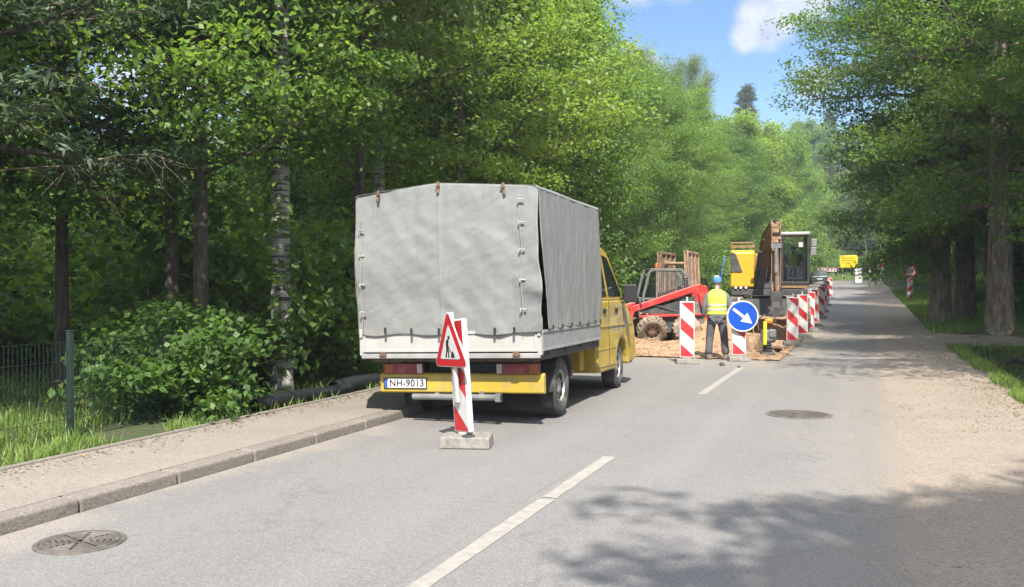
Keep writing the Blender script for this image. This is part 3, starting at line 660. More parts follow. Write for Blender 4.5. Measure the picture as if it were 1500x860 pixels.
for s_ in (1, -1):
    mb = MB(); mb.box((s_*.76, 5.47, .82), (.26, .10, .22)); mb.build('headlight', M['clearglass'], T, bevel=.03)
# wheels
for s_ in (1, -1):
    wheel_part(T, s_*.85, 1.17, .345, .225, s_, M['tyre'], M['rim']); wheel_part(T, s_*.83, 4.50, .345, .215, s_, M['tyre'], M['rim'])
# chassis
mb = MB()
for s_ in (-1, 1): mb.box((s_*.42, 2.25, .60), (.09, 3.4, .14))
for y_ in (.62, .95, 1.7, 2.5): mb.box((0, y_, .61), (.80, .08, .11))
mb.tube([(-.78, 1.17, .345), (.78, 1.17, .345)], .055, 10); mb.lathe([(.001, -.14), (.13, -.10), (.17, 0), (.13, .10), (.001, .14)], c=(0, 1.17, .345), axis='Y', n=16)
mb.tube([(-.74, 4.5, .33), (.74, 4.5, .33)], .045, 8)
for s_ in (-1, 1): mb.bar((s_*.52, .55, .50), (s_*.52, 1.95, .50), .07, .03)
mb.build('chassis', M['dark'], T)
mb = MB(); mb.box((-.62, 2.2, .55), (.42, .75, .28)); mb.build('fuel_tank', M['dark'], T, bevel=.04)
mb = MB(); mb.box((.70, 2.62, .62), (.30, .22, .42)); mb.build('step_box', M['yellow'], T, bevel=.02)
mb = MB(); mb.tube([(.1, 2.6, .33), (.25, 1.7, .33), (.3, .7, .36), (.3, .2, .34)], .032, 8); mb.build('exhaust', M['grey'], T, True)
for s_ in (-1, 1):
    mb = MB(); n = 12; P_ = []
    for k in range(n+1):
        a = R(8)+(math.pi-R(8))*k/n; P_.append((1.17+.43*math.cos(a), .345+.42*math.sin(a)))
    P_ += [(.745, .30)]; Q_ = [(p[0]+.012*(1 if p[0] > 1.17 else -1), p[1]+.012) for p in P_][::-1]
    mb.prism(P_+Q_, s_*.70, s_*.985); mb.build('mudguard', M['rubber'], T, True, autosm=30)
# bed
mb = MB(); mb.box((0, 1.37, .785), (2.08, 2.74, .07)); 
for k in range(7): mb.box((0, .15+k*.42, .735), (2.0, .06, .05))
mb.build('bed_floor', M['wood'], T)
for s_ in (-1, 1):
    mb = MB(); mb.box((s_*1.045, 1.37, .775), (.03, 2.70, .085))
    for k in range(4): mb.box((s_*1.063, .3+k*.7, .80), (.02, .05, .05))
    mb.build('side_rail', M['dark'], T, bevel=.005)
for s_ in (-1, 1):
    mb = MB(); mb.box((s_*1.07, 1.375, .945), (.025, 2.70, .235)); mb.box((s_*1.084, 1.375, 1.045), (.014, 2.70, .03)); mb.box((s_*1.084, 1.375, .845), (.014, 2.70, .03)); mb.build('side_board', M['bedgrey'], T, bevel=.004)
mb = MB(); mb.box((0, -.01, .945), (2.09, .028, .225))
for z_ in (.845, 1.045): mb.box((0, -.030, z_), (2.09, .016, .032))
for x_ in (-1.02, 1.02): mb.box((x_, -.030, .945), (.03, .016, .17))
mb.build('tailboard', M['bedwhite'], T, bevel=.005)
mb = MB(); mb.box((0, -.005, .785), (2.12, .05, .055)); mb.build('tail_rail', M['galv'], T, bevel=.006)
mb = MB()
for x_ in (-.78, .80): mb = MB(); mb.box((x_, -.045, .81), (.07, .035, .05)); mb.tube([(x_-.04, -.05, .79), (x_+.04, -.05, .79)], .014, 8); mb.build('hinge', M['ruststrap'], T)
for s_ in (-1, 1):
    mb = MB(); mb.box((s_*1.055, .0, 1.0), (.05, .06, .42)); mb.box((s_*1.055, -.035, 1.05), (.035, .03, .10)); mb.build('corner_post', M['bedwhite'], T, bevel=.005)
    mb = MB()
    for y_ in (.05, 2.66):
        mb.bar((s_*1.02, y_, 1.0), (s_*1.0, y_, 2.60), .035, .035)
    mb.bar((s_*1.0, .05, 2.60), (s_*1.0, 2.66, 2.60), .03, .03); mb.build('cover_frame', M['dark'], T)
# rear end
mb = MB(); mb.prism([(-.09, .415), (-.09, .605), (-.07, .63), (.0, .63), (.0, .40), (-.07, .40)], -.985, .985)
mb.build('rear_bumper', M['yellow'], T, bevel=.010)
for s_ in (-1, 1):
    mb = MB(); mb.box((s_*.69, -.075, .685), (.50, .06, .125)); o = mb.build('tail_light', M['redglass'], T, bevel=.012)
    mb = MB(); mb.box((s_*.865 if s_ < 0 else .875, -.088, .685), (.10, .045, .11)); mb.build('amber_lens', M['amberglass'], o, bevel=.006)
    mb = MB(); mb.box((s_*.69-(.0 if s_ < 0 else 0)-s_*.21, -.088, .685), (.06, .045, .11)); mb.build('clear_lens', M['clearglass'], o, bevel=.006)
mb = MB(); mb.box((-.665, -.100, .515), (.54, .012, .128)); pl = mb.build('licence_plate', M['black'], T, bevel=.004)
mb = MB(); mb.box((-.665, -.108, .515), (.52, .006, .112)); mb.build('plate_face', M['signwhite'], pl, bevel=.002)
mb = MB(); mb.box((-.903, -.1125, .515), (.04, .004, .108)); mb.build('plate_band', M['plateblue'], pl)
add_text('NH-9013', .112, M['signblack'], pl, (-.640, -.1135, .513), (R(90), 0, 0), 'plate_text', .001, .97, .0015)
mb = MB(); mb.tube([(-.56, -.12, .325), (.50, -.12, .325)], .036, 10); mb.bar((-.28, -.10, .325), (-.28, .1, .52), .05, .03); mb.bar((.25, -.10, .325), (.25, .1, .52), .05, .03); mb.box((.47, -.12, .325), (.06, .075, .09)); mb.build('tow_bar', M['grey'], T)
for c_ in T.children:
    if c_.name.split('.')[0] in ('rear_bumper', 'tail_light', 'licence_plate', 'tow_bar'): c_.location.y += .29; c_.location.x += .04; c_.location.z -= .025 if c_.name.startswith('tow') else .06
# tarpaulin: back, sides, roof with folds
def surf(fn, nu, nv, name, m, parent, thick=.004):
    U, V = np.meshgrid(np.linspace(0, 1, nu), np.linspace(0, 1, nv)); P = np.stack(fn(U, V), -1).reshape(-1, 3)
    i = np.arange(nu-1)[None, :]+np.arange(nv-1)[:, None]*nu; F = np.stack([i, i+1, i+1+nu, i+nu], -1).reshape(-1, 4)
    o = np_mesh(name, P, F, m, parent, True); md = o.modifiers.new('s', 'SOLIDIFY'); md.thickness = thick; md.offset = 0; return o
def ridge(x): return 2.665+.075*np.clip(1-np.abs(np.abs(x+.1)-.0)/1.1, 0, 1)**.9-.02*np.abs(x)
def backf(U, V):
    x = -1.085+2.17*U; zt = ridge(x); zb = 1.02+vn(x, x*0, .35)*.03+.015*np.sin(x*9)+np.where(x > .9, (x-.9)*.15, 0); z = zb+(zt-zb)*V
    g_ = np.clip((1-V)*1.4, 0, 1)
    y = -.045-(.035*np.sin(V*math.pi))+vn(x*.6, z, .42)*.024+vn(x+z*.6, z*.5, .16)*.014+.010*np.abs(vn(x*.8+z*1.1, z-x*.5, .30))-.007*np.exp(-((x+.05)/.012)**2)+vn(x*1.5+3, z*.8, .5)*.04*g_+vn(x-z, z, .09)*.006
    c = np.clip((U-.86)/.14, 0, 1)*np.clip(1-np.abs(V-.28)/.30, 0, 1)     # loose lower right corner bellying out
    y = y-.10*c*(1-.4*c)+np.sin(z*16+x*5)*.018*c; x = x+.05*c+np.sin(z*13)*.012*np.clip((U-.9)*10, 0, 1)*np.clip(1-V, 0, 1)
    return x, y, z
surf(backf, 150, 120, 'cover_back', M['tarp'], T)
def sidef(s_):
    def f(U, V):
        off = -.04+.22*np.clip((.62-V)/.62, 0, 1)**1.2 if s_ > 0 else -.03+0*V; y0 = .0+off; y = y0+(2.74-y0)*U; zt = 2.635+0*y-.006*y; zb = 1.055+vn(y, y*0, .3)*.02; z = zb+(zt-zb)*V
        x = 1.085+vn(y*2.2+z*.35, z*.25, .30)*.030*(1-V*.75)+vn(y*3-z*.8, z*.5, .13)*.008*(1-V*.6)+.015*np.sin(V*math.pi)+.012*np.sin((y*1.6+z*.5)*9)*np.clip(1-V, 0, 1)*np.clip(1-np.abs(U-.12)*3+.4, 0, 1)
        return s_*x, y, z
    return f
surf(sidef(1), 130, 90, 'cover_side', M['tarpside'], T); surf(sidef(-1), 80, 60, 'cover_side', M['tarpside'], T)
def frontf(U, V): x = -1.08+2.16*U; z = 1.06+(ridge(x)-1.06)*V; return x, 2.745+0*x, z
surf(frontf, 20, 10, 'cover_front', M['tarpside'], T)
def rooff(U, V):
    x = -1.09+2.18*U; y = -.05+2.80*V; return x, y, ridge(x)+.004+vn(x, y, .5)*.02*np.sin(V*math.pi)-np.clip(np.abs(x)-1.06, 0, 1)*1.4
surf(rooff, 60, 40, 'cover_roof', M['tarp'], T)
mb = MB()                                                          # hem ropes with hooks
for x_ in (-1.0, .90):
    mb = MB(); mb.tube([(x_+.008*math.sin(i*1.7), -.098-(.02*math.sin(i/8*math.pi)), 1.06+i*.19) for i in range(8)], .0035, 5)
    mb.build('hem_rope', M['rope'], T)
for x_ in (-1.0, .90):
    for z_ in (1.30, 1.62, 1.95, 2.25)+((2.50,) if x_ > 0 else ()):
        mb = MB(); mb.box((x_+.01, -.105, z_), (.065, .018, .014), Matrix.Rotation(.12, 3, 'Y')); mb.box((x_-.02, -.112, z_-.01), (.014, .02, .032)); mb.build('hook', M['galv'], T, bevel=.003)
for x_ in (-.78, -.05, .70):
    mb = MB(); a = .25 if x_ > .5 else 0; mb.bar((x_, -.07, float(ridge(np.array(x_)))+.02), (x_+.03*math.sin(a)*3, -.092, float(ridge(np.array(x_)))-.11), .028, .012); mb.box((x_, -.09, float(ridge(np.array(x_)))-.03), (.045, .025, .02)); mb.build('strap', M['ruststrap'], T)
for x_ in (-.72, -.40, -.07, .25, .58, .80):
    mb = MB(); mb.box((x_, -.10, 1.075+.01*math.sin(x_*7)), (.026, .02, .07)); mb.build('loop', M['black'], T, bevel=.006)
for y_ in (.35, .75, 1.15, 1.55, 1.95, 2.35, 2.65):
    mb = MB(); mb.box((1.105, y_, 1.085), (.012, .028, .05)); mb.build('loop', M['black'], T, bevel=.003)

# ------------------------------------------------------------------ skid steer loader
def loader():
    t = empty('skid_steer_loader', (-5.05, 24.75, .02), 0, 'red and grey skid steer loader standing on the dirt', 'loader')
    t.rotation_euler = (0, 0, R(-159+3)); # local +X = machine front (picture left)
    for x_ in (.42, -.42):
        for s_ in (1, -1):
            o = wheel_part(t, 0, 0, .375, .27, s_, M['tyremud'], M['rimtan'], tread=20, lug=.022, hub=.58)
            o.location = (x_*1.12, s_*.62, .375); o.rotation_euler = (0, 0, R(90)) ; o.rotation_euler = (0, R(7*x_*10), R(90))
    # body
    mb = MB(); mb.prism([(.78, .30), (.78, .62), (.55, .74), (-.60, .74), (-1.0, .62), (-1.0, .30)], -.46, .46, 'Y'); mb.build('lower_body', M['dark'], t, bevel=.03)
    mb = MB(); mb.prism([(-.42, .74), (-.45, 1.12), (-.92, 1.12), (-1.08, .95), (-1.10, .35), (-.98, .30), (-.80, .62)], -.50, .50, 'Y'); mb.build('engine_cover', M['cabgrey'], t, bevel=.04)
    # cab
    up_ = [(.62, .74), (.66, 1.25), (.50, 1.92), (.40, 1.97), (-.36, 1.97), (-.55, 1.80), (-.62, 1.35), (-.55, .74)]
    for s_ in (1, -1):
        mb = MB()
        for a, b in zip(up_[:-1], up_[1:]): mb.bar((a[0], s_*.42, a[1]), (b[0], s_*.42, b[1]), .06, .07)
        mb.bar((-.58, s_*.42, 1.20), (.62, s_*.42, 1.20), .05, .06); mb.bar((.30, s_*.42, 1.95), (.30, s_*.42, 1.2), .05, .05); mb.build('cab_frame', M['cabgrey'], t, bevel=.012)
        mb = MB()
        for k in range(14): x_ = -.54+k*.058; mb.bar((x_, s_*.425, 1.22), (x_, s_*.425, 1.93 if x_ > -.42 else 1.72), .010, .010)
        for k in range(12): z_ = 1.25+k*.058; mb.bar((-.58+max(0, z_-1.75)*.8, s_*.431, z_), (.28, s_*.431, z_), .010, .010)
        mb.build('side_mesh', M['grey'], t)
    mb = MB(); mb.box((.02, 0, 1.985), (.88, .86, .05)); mb.build('roof', M['cabgrey'], t, bevel=.02)
    mb = MB(); mb.box((-.25, 0, 1.0), (.45, .5, .12)); mb.box((-.46, 0, 1.28), (.12, .48, .55)); mb.build('seat', M['black'], t, bevel=.04)
    mb = MB(); mb.box((-.60, 0, 1.3), (.04, .78, .9)); mb.build('rear_panel', M['dark'], t)
    mb = MB(); mb.box((.74, .30, 1.05), (.10, .25, .35)); mb.box((.80, 0, .8), (.05, .8, .22)); mb.build('control_box', M['dark'], t, bevel=.02)
    # lift arms
    for s_ in (1, -1):
        mb = MB(); y0, y1 = (s_*.50, s_*.60) if s_ > 0 else (-.60, -.50)
        mb.prism([(-1.02, 1.52), (-.80, 1.60), (-.62, 1.55), (.95, 1.02), (1.12, .88), (1.10, .60), (1.0, .62), (.92, .86), (-.60, 1.36), (-.78, 1.32), (-.86, .95), (-.96, .60), (-1.16, .45), (-1.22, .60), (-1.12, 1.0)], y0, y1, 'Y')
        mb.build('lift_arm', M['red'], t, bevel=.015)
        mb = MB(); mb.prism([(-.72, 1.28), (.72, .86), (.72, .82), (-.70, .80)], s_*.50, s_*.54, 'Y'); mb.build('arm_recess', M['dark'], t)
        mb = MB(); mb.prism([(.80, .76), (.80, .70), (-.9, .76), (-.9, .82)], s_*.49, s_*.58, 'Y'); mb.build('sill', M['red'], t, bevel=.01)
        mb = MB(); mb.tube([(-.75, s_*.47, .70), (.25, s_*.55, 1.0)], .035, 8); mb.tube([(.25, s_*.55, 1.0), (.6, s_*.55, 1.1)], .018, 8); mb.build('lift_cylinder', M['dark'], t)
    mb = MB(); mb.box((1.10, 0, .62), (.10, 1.15, .10)); mb.build('cross_tube', M['red'], t, bevel=.02)
    mb = MB(); mb.prism([(1.10, .05), (1.10, .62), (1.18, .62), (1.20, .10), (1.75, .06), (1.75, .03)], -.82, .82, 'Y'); 
    for s_ in (-1, 1): mb.prism([(1.12, .05), (1.12, .60), (1.40, .45), (1.75, .05)], s_*.80, s_*.83, 'Y')
    mb.build('bucket', M['rust'], t)
    mb = MB(); mb.lathe([(.001, .0), (.05, .0), (.05, .10), (.03, .14), (.001, .14)], c=(.28, .30, 2.01), n=12); mb.build('beacon_light', M['amberglass'], t, True)
loader()

# ------------------------------------------------------------------ rusty trench shield
t = empty('trench_shield', (0, 0, 0), 0, 'pair of tall rusty shoring plates joined by a cross brace', 'trench shield')
for x_, y0, y1, lean in ((-4.76, 27.0, 28.9, .22), (-5.80, 27.4, 29.6, -.12)):
    mb = MB(); z0, z1 = -.3, 2.55; L_ = y1-y0
    mb.box((0, 0, (z0+z1)/2), (.07, L_, z1-z0))
    for k in range(4): yy = -L_/2+.04+(L_-.08)*k/3; mb.box((.045, yy, (z0+z1)/2), (.04, .16, z1-z0-.05)); mb.box((-.045, yy, (z0+z1)/2), (.04, .16, z1-z0-.05))
    for zz in (z1-.05, 1.3, .2): mb.box((0, 0, zz), (.14, L_, .07))
    o = mb.build('plate', M['rustlt'] if x_ > -5 else M['rust'], t, bevel=.006); o.location = (x_, (y0+y1)/2, .05); o.rotation_euler = (0, R(-lean*12), 0)
mb = MB(); mb.tube([(-5.75, 28.1, 2.25), (-4.85, 27.6, 2.22)], .05, 10); mb.tube([(-5.72, 28.1, 2.25), (-5.60, 28.04, 2.25)], .09, 10); mb.tube([(-5.0, 27.65, 2.22), (-4.86, 27.6, 2.22)], .09, 10); mb.build('cross_brace', M['rustlt'], t, True)
mb = MB(); mb.tube([(-4.9, 27.5, 1.9), (-5.1, 27.6, 1.55), (-5.6, 27.9, 1.1)], .018, 6); mb.build('chain', M['rust'], t)

# ------------------------------------------------------------------ people
def skin_obj(name, V, E_, Rd, m, parent, sub=2, root=0):
    me = bpy.data.meshes.new(name); me.from_pydata([tuple(v) for v in V], E_, [])
    o = bpy.data.objects.new(name, me); COL.objects.link(o)
    sk = o.modifiers.new('s', 'SKIN'); sk.use_smooth_shade = True
    if not me.skin_vertices: pass
    bm = bmesh.new(); bm.from_mesh(me); lay = bm.verts.layers.skin.verify()
    for v, r in zip(bm.verts, Rd):
        v[lay].radius = r if isinstance(r, tuple) else (r, r); v[lay].use_root = False
    bm.verts.ensure_lookup_table(); bm.verts[root][lay].use_root = True; bm.to_mesh(me); bm.free()
    sb = o.modifiers.new('u', 'SUBSURF'); sb.levels = sub; sb.render_levels = sub
    bpy.context.view_layer.update()
    m2 = bpy.data.meshes.new_from_object(o.evaluated_get(bpy.context.evaluated_depsgraph_get())); bpy.data.objects.remove(o)
    m2.name = name; m2.materials.clear(); m2.materials.append(m)
    o = bpy.data.objects.new(name, m2); COL.objects.link(o); o.parent = parent; return o
def loft(rings, n=20, wob=0):
    """rings: (cx, cy, z, rx, ry)"""
    mb = MB(); vs = []; fs = []
    for i, (cx, cy, z, rx, ry) in enumerate(rings):
        for j in range(n):
            a = 2*math.pi*j/n; k = 1+wob*math.sin(a*5+i*2.1)
            vs.append((cx+rx*k*math.copysign(abs(math.cos(a))**.8, math.cos(a)), cy+ry*k*math.copysign(abs(math.sin(a))**.8, math.sin(a)), z+wob*.2*math.sin(a*3+i)))
    for i in range(len(rings)-1):
        for j in range(n): a = i*n+j; b = i*n+(j+1) % n; fs.append((a, b, b+n, a+n))
    fs.append(tuple(range(n-1, -1, -1))); fs.append(tuple((len(rings)-1)*n+j for j in range(n))); return mb.add(vs, fs)
def hand_chain(V, E_, Rd, wrist_i, w, d, side, up=(0, 0, 0)):
    """palm and five curled fingers growing from the wrist along d"""
    w = Vector(w); d = Vector(d).normalized(); s_ = Vector(side).normalized(); n_ = d.cross(s_)
    k = len(V); V.append(w+d*.05); Rd.append((.038, .018)); E_.append((wrist_i, k)); palm = k
    for q, (o_, L) in enumerate(((-.028, .062), (-.009, .072), (.010, .068), (.028, .052))):
        a = len(V); V.append(w+d*.085+s_*o_); Rd.append(.010); E_.append((palm, a))
        V.append(w+d*(.085+L*.5)+s_*o_*1.1+n_*.012); Rd.append(.009); E_.append((a, a+1)); V.append(w+d*(.085+L*.85)+s_*o_*1.1+n_*.034); Rd.append(.0075); E_.append((a+1, a+2))
    a = len(V); V.append(w+d*.045-s_*.042+n_*.008); Rd.append(.012); E_.append((palm, a)); V.append(w+d*.078-s_*.055+n_*.024); Rd.append(.009); E_.append((a, a+1))
def worker():
    # local: facing +Y (away from the camera)
    t = empty('person', (-2.95, 20.02, .0), R(8), 'worker seen from behind in yellow vest, grey trousers and blue cap', 'person')
    V = [(0, 0, .93), (0, .01, 1.12), (0, .0, 1.32), (0, .02, 1.46), (0, .055, 1.55),
         (-.10, 0, .90), (-.14, .02, .50), (-.17, -.02, .09), (-.18, .13, .04), (.10, 0, .90), (.15, .02, .50), (.19, -.01, .09), (.21, .14, .04),
         (-.19, .0, 1.41), (-.275, -.03, 1.14), (-.27, .06, .90), (.19, .0, 1.41), (.28, -.02, 1.14), (.27, .08, .92)]
    E_ = [(0, 1), (1, 2), (2, 3), (3, 4), (0, 5), (5, 6), (6, 7), (7, 8), (0, 9), (9, 10), (10, 11), (11, 12), (2, 13), (13, 14), (14, 15), (2, 16), (16, 17), (17, 18)]
    Rd = [.13, .13, .14, .058, .05, .085, .058, .042, .035, .085, .058, .042, .035, .055, .042, .028, .055, .042, .028]
    hand_chain(V, E_, Rd, 15, V[15], (0.02, .25, -1), (0, -1, 0)); hand_chain(V, E_, Rd, 18, V[18], (0, .25, -1), (0, -1, 0))
    # head bent forward
    a = len(V); V += [(0, .085, 1.60), (0, .11, 1.68), (0, .12, 1.735)]; Rd += [(.062, .068), (.078, .092), (.055, .07)]; E_ += [(4, a), (a, a+1), (a+1, a+2)]
    V += [(0, .205, 1.635)]; Rd += [.013]; E_ += [(a, a+3)]
    for s_ in (-1, 1): V += [(s_*.082, .10, 1.645)]; Rd += [(.010, .022)]; E_ += [(a+1, len(V)-1)]
    skin_obj('body', V, E_, Rd, M['skin'], t)
    h = loft([(0, .085, 1.60, .07, .07), (0, .085, 1.65, .082, .095), (0, .09, 1.69, .084, .10)]); h.build('hair', M['hair'], t, True)
    c = loft([(0, .105, 1.655, .098, .115), (0, .105, 1.69, .10, .118), (0, .10, 1.735, .092, .108), (0, .10, 1.77, .065, .08), (0, .10, 1.785, .02, .03)], 24)
    cap = c.build('cap', M['capblue'], t, True)
    c = loft([(.0, .08, 1.765, .055, .055), (0, .08, 1.785, .045, .045), (0, .08, 1.80, .02, .02)]); c.build('cap_top', M['capwhite'], cap, True)
    mb = MB(); mb.prism([(-.075, .19), (.075, .19), (.06, .27), (0, .29), (-.06, .27)], 1.655, 1.667, 'Z'); mb.build('peak', M['capblue'], cap)
    # trousers
    V = [(0, 0, .95), (-.095, 0, .86), (-.13, .01, .66), (-.145, .02, .48), (-.16, -.01, .28), (-.172, -.02, .10), (.095, 0, .86), (.135, .01, .66), (.155, .02, .48), (.172, -.01, .28), (.188, -.01, .10)]
    skin_obj('trousers', V, [(0, 1), (1, 2), (2, 3), (3, 4), (4, 5), (0, 6), (6, 7), (7, 8), (8, 9), (9, 10)], [(.165, .12), (.115, .115), .10, .088, .083, .088, (.115, .115), .10, .088, .083, .088], M['trouser'], t)
    l = loft([(0, 0, .80, .205, .145), (0, 0, .92, .19, .14), (0, 0, 1.02, .185, .135)], wob=.01); l.build('trouser_seat', M['trouser'], t, True)
    # jumper sleeves and hem
    V = [(0, 0, 1.33), (-.16, 0, 1.41), (-.215, -.01, 1.34), (-.275, -.03, 1.13), (-.272, .05, .92), (.16, 0, 1.41), (.215, -.01, 1.34), (.28, -.02, 1.13), (.272, .065, .94)]
    skin_obj('jumper', V, [(0, 1), (1, 2), (2, 3), (3, 4), (0, 5), (5, 6), (6, 7), (7, 8)], [.12, .075, .072, .060, .052, .075, .072, .060, .052], M['sweater'], t)
    l = loft([(0, 0, .915, .212, .155), (0, 0, 1.0, .20, .15)], wob=.02); l.build('jumper_hem', M['sweater'], t, True)
    # vest
    l = loft([(0, 0, .97, .222, .165), (0, 0, 1.05, .212, .158), (0, -.005, 1.18, .208, .155), (0, -.01, 1.30, .214, .155), (0, -.005, 1.40, .205, .135), (0, .0, 1.455, .165, .105), (0, .015, 1.50, .095, .075)], 32, wob=.012)
    v_ = l.build('vest', M['hivis'], t, True)
    for z_ in (1.05, 1.15):
        l = loft([(0, 0, z_, .221, .166), (0, 0, z_+.045, .219, .164)], 32, wob=.012); l.build('reflective_band', M['reflective'], v_, True)
    for s_, x_, y_ in ((-1, -.175, -.0), (1, .19, .01)):
        mb = MB(); mb.prism([(-.13, 0), (-.135, .05), (-.10, .12), (.0, .12), (.14, .06), (.17, .03), (.17, 0)], -.055, .055); mb.build('boot', M['boot'], t, bevel=.025, loc=(x_, y_, .0)).rotation_euler = (0, 0, R(-s_*8))
worker()
# thin blue levelling staff leaning beside him
mb = MB(); mb.bar((0, 0, 0), (.36, .05, 2.1), .035, .02); mb.bar((.343, .048, 2.0), (.377, .052, 2.2), .045, .028); 
o = mb.build('measuring_staff', M['bluepl'], bevel=.003); o.location = (-3.36, 21.4, .05); tag(o, 'thin blue rod leaning upright right of the worker\'s head', 'rod')

# ------------------------------------------------------------------ trench rammer
t = empty('trench_rammer', (-2.02, 21.25, .02), R(15), 'grey and yellow trench compactor with an orange cap at the hole', 'compactor')
mb = MB(); mb.prism([(-.17, .0), (.17, .0), (.20, .05), (.14, .09), (-.14, .09), (-.20, .05)], -.14, .14); mb.build('foot', M['dark'], t, bevel=.01)
mb = MB(); mb.lathe([(.09, .08), (.11, .12), (.08, .15), (.11, .18), (.08, .21), (.11, .24), (.08, .27), (.11, .30), (.10, .34)], n=18); mb.build('bellows', M['rubber'], t, True)
mb = MB(); mb.box((.0, .02, .45), (.26, .24, .24)); mb.box((.10, -.08, .50), (.16, .12, .18)); mb.lathe([(.001, 0), (.07, 0), (.07, .12), (.001, .12)], c=(.13, .0, .35), axis='Y', n=14); mb.build('engine', M['grey'], t, bevel=.02)
mb = MB(); mb.box((-.07, -.12, .50), (.075, .07, .52)); mb.build('guard_post', M['neon'], t, bevel=.015)
mb = MB(); mb.lathe([(.001, .0), (.09, .01), (.10, .06), (.06, .11), (.001, .12)], c=(.03, -.03, .72), n=16); mb.build('tank_cap', M['orangepl'], t, True)
mb = MB(); mb.tube([(-.18, .05, .55), (-.20, .1, .80), (-.05, .12, .90), (.18, .1, .86), (.22, .05, .55)], .018, 8); mb.tube([(.0, .1, .9), (.06, .0, 1.05), (.12, -.02, 1.0)], .022, 8); mb.build('handle', M['dark'], t, True)
mb = MB(); mb.tube([(.10, 0, .70), (.22, -.04, .68), (.34, -.02, .62), (.42, .0, .66)], .022, 8); mb.build('hose', M['rust'], t, True)

# ------------------------------------------------------------------ wheeled excavator (faces the camera, -Y)
EX = empty('wheeled_excavator', (-2.95, 31.6, .20), R(6), 'yellow and black wheeled excavator with raised arm over the trench', 'excavator')
for y_ in (-1.15, 1.5):
    for s_ in (-1, 1):
        o = wheel_part(EX, s_*1.02, y_, .49, .46, s_, M['tyremud'], M['rimtan'], tread=26, lug=.02, hub=.5)
mb = MB(); mb.box((0, .2, .68), (1.0, 3.4, .34)); mb.box((0, -1.15, .52), (1.7, .22, .22)); mb.box((0, 1.5, .52), (1.7, .22, .22)); mb.lathe([(.55, .82), (.55, 1.02)], n=24); mb.build('undercarriage', M['dark'], EX, bevel=.02)
mb = MB(); mb.prism([(-1.95, .35), (-1.88, .95), (-1.80, .95), (-1.82, .30)], -1.15, 1.15); mb.bar((-.4, -1.85, .6), (-.4, -1.2, .65), .12, .12); mb.bar((.4, -1.85, .6), (.4, -1.2, .65), .12, .12); mb.build('dozer_blade', M['dark'], EX, bevel=.01)
mb = MB(); mb.box((0, .5, 1.15), (2.35, 3.0, .20)); mb.build('turntable_deck', M['dark'], EX, bevel=.02)
mb = MB(); mb.box((.78, -.92, 1.36), (.90, .22, .16)); mb.build('cab_step', M['orange'], EX, bevel=.015)
mb = MB(); mb.prism([(-1.00, 1.32), (-1.00, 2.42), (-.90, 2.52), (.3, 2.56), (1.6, 2.5), (1.9, 2.3), (1.95, 1.25), (-.8, 1.25)], -1.22, -.46); mb.build('hood', M['yellowm'], EX, bevel=.05, seg=3)
mb = MB(); mb.prism([(-1.20, 1.80), (-.84, 1.80), (-1.05, 2.40), (-1.20, 2.46)], -1.025, -1.005, 'Y'); mb.build('hood_grille', M['dark'], EX)
for k in range(3):
    mb = MB(); mb.lathe([(.001, -.03), (.045, -.03), (.05, .0), (.001, .0)], c=(-1.05+k*.16, -1.02, 1.30), axis='Y', n=12); mb.build('lamp', M['clearglass'], EX, True)
mb = MB(); mb.box((0, 1.3, 1.85), (2.30, 1.4, 1.2)); mb.build('counterweight', M['orange'], EX, bevel=.06)
mb = MB(); 
for a, b in (((-1.2, -.9, 2.5), (-1.2, -.9, 2.75)), ((-1.2, -.9, 2.75), (-.5, -.9, 2.75)), ((-.5, -.9, 2.75), (-.5, -.9, 2.5)), ((-1.2, -.9, 2.75), (-1.2, .8, 2.75)), ((-1.2, .8, 2.75), (-1.2, .8, 2.5))): mb.tube([a, b], .025, 6)
mb.build('hand_rail', M['orange'], EX)
mb = MB(); mb.box((-.83, -.9, 2.62), (.75, .10, .08)); mb.build('hood_lip', M['orange'], EX, bevel=.01)
mb = MB(); mb.prism([(-1.0, 1.25), (-1.0, 1.9), (.2, 2.1), (.2, 1.25)], -.42, .30); mb.build('boom_mount', M['dark'], EX, bevel=.03)
# cab frame, glass
cx0, cx1, cy0, cy1 = .36, 1.22, -1.05, .55
mb = MB(); z0, z1 = 1.42, 2.98
for x_ in (cx0+.035, cx1-.035):
    mb.bar((x_, cy0+.04, z0), (x_, cy0+.10, z1), .07, .07); mb.bar((x_, cy1-.04, z0), (x_, cy1-.04, z1), .08, .08); mb.bar((x_, -.2, z0), (x_, -.2, z1), .05, .05)
    mb.bar((x_, cy0, z0), (x_, cy1, z0), .07, .09); mb.bar((x_, cy0+.1, z1), (x_, cy1, z1), .07, .07)
mb.box(((cx0+cx1)/2, cy0+.03, z0+.02), (cx1-cx0, .07, .10)); mb.box(((cx0+cx1)/2, cy1-.04, 1.9), (cx1-cx0, .06, 1.0)); mb.build('cab_frame', M['black'], EX, bevel=.012)
mb = MB(); mb.box(((cx0+cx1)/2, -.22, 3.03), (.90, 1.62, .10)); mb.build('cab_roof', M['bedwhite'], EX, bevel=.03)
gl = bpy.data.materials.new('cab_glass'); gl.use_nodes = True; g_nt = gl.node_tree; g_nt.nodes.clear(); go = g_nt.nodes.new('ShaderNodeOutputMaterial'); gm = g_nt.nodes.new('ShaderNodeMixShader'); gt = g_nt.nodes.new('ShaderNodeBsdfTransparent'); gt.inputs[0].default_value = (.62, .66, .66, 1); gg = g_nt.nodes.new('ShaderNodeBsdfGlossy'); gg.inputs['Roughness'].default_value = .05; gm.inputs[0].default_value = .012
g_nt.links.new(gt.outputs[0], gm.inputs[1]); g_nt.links.new(gg.outputs[0], gm.inputs[2]); g_nt.links.new(gm.outputs[0], go.inputs[0])
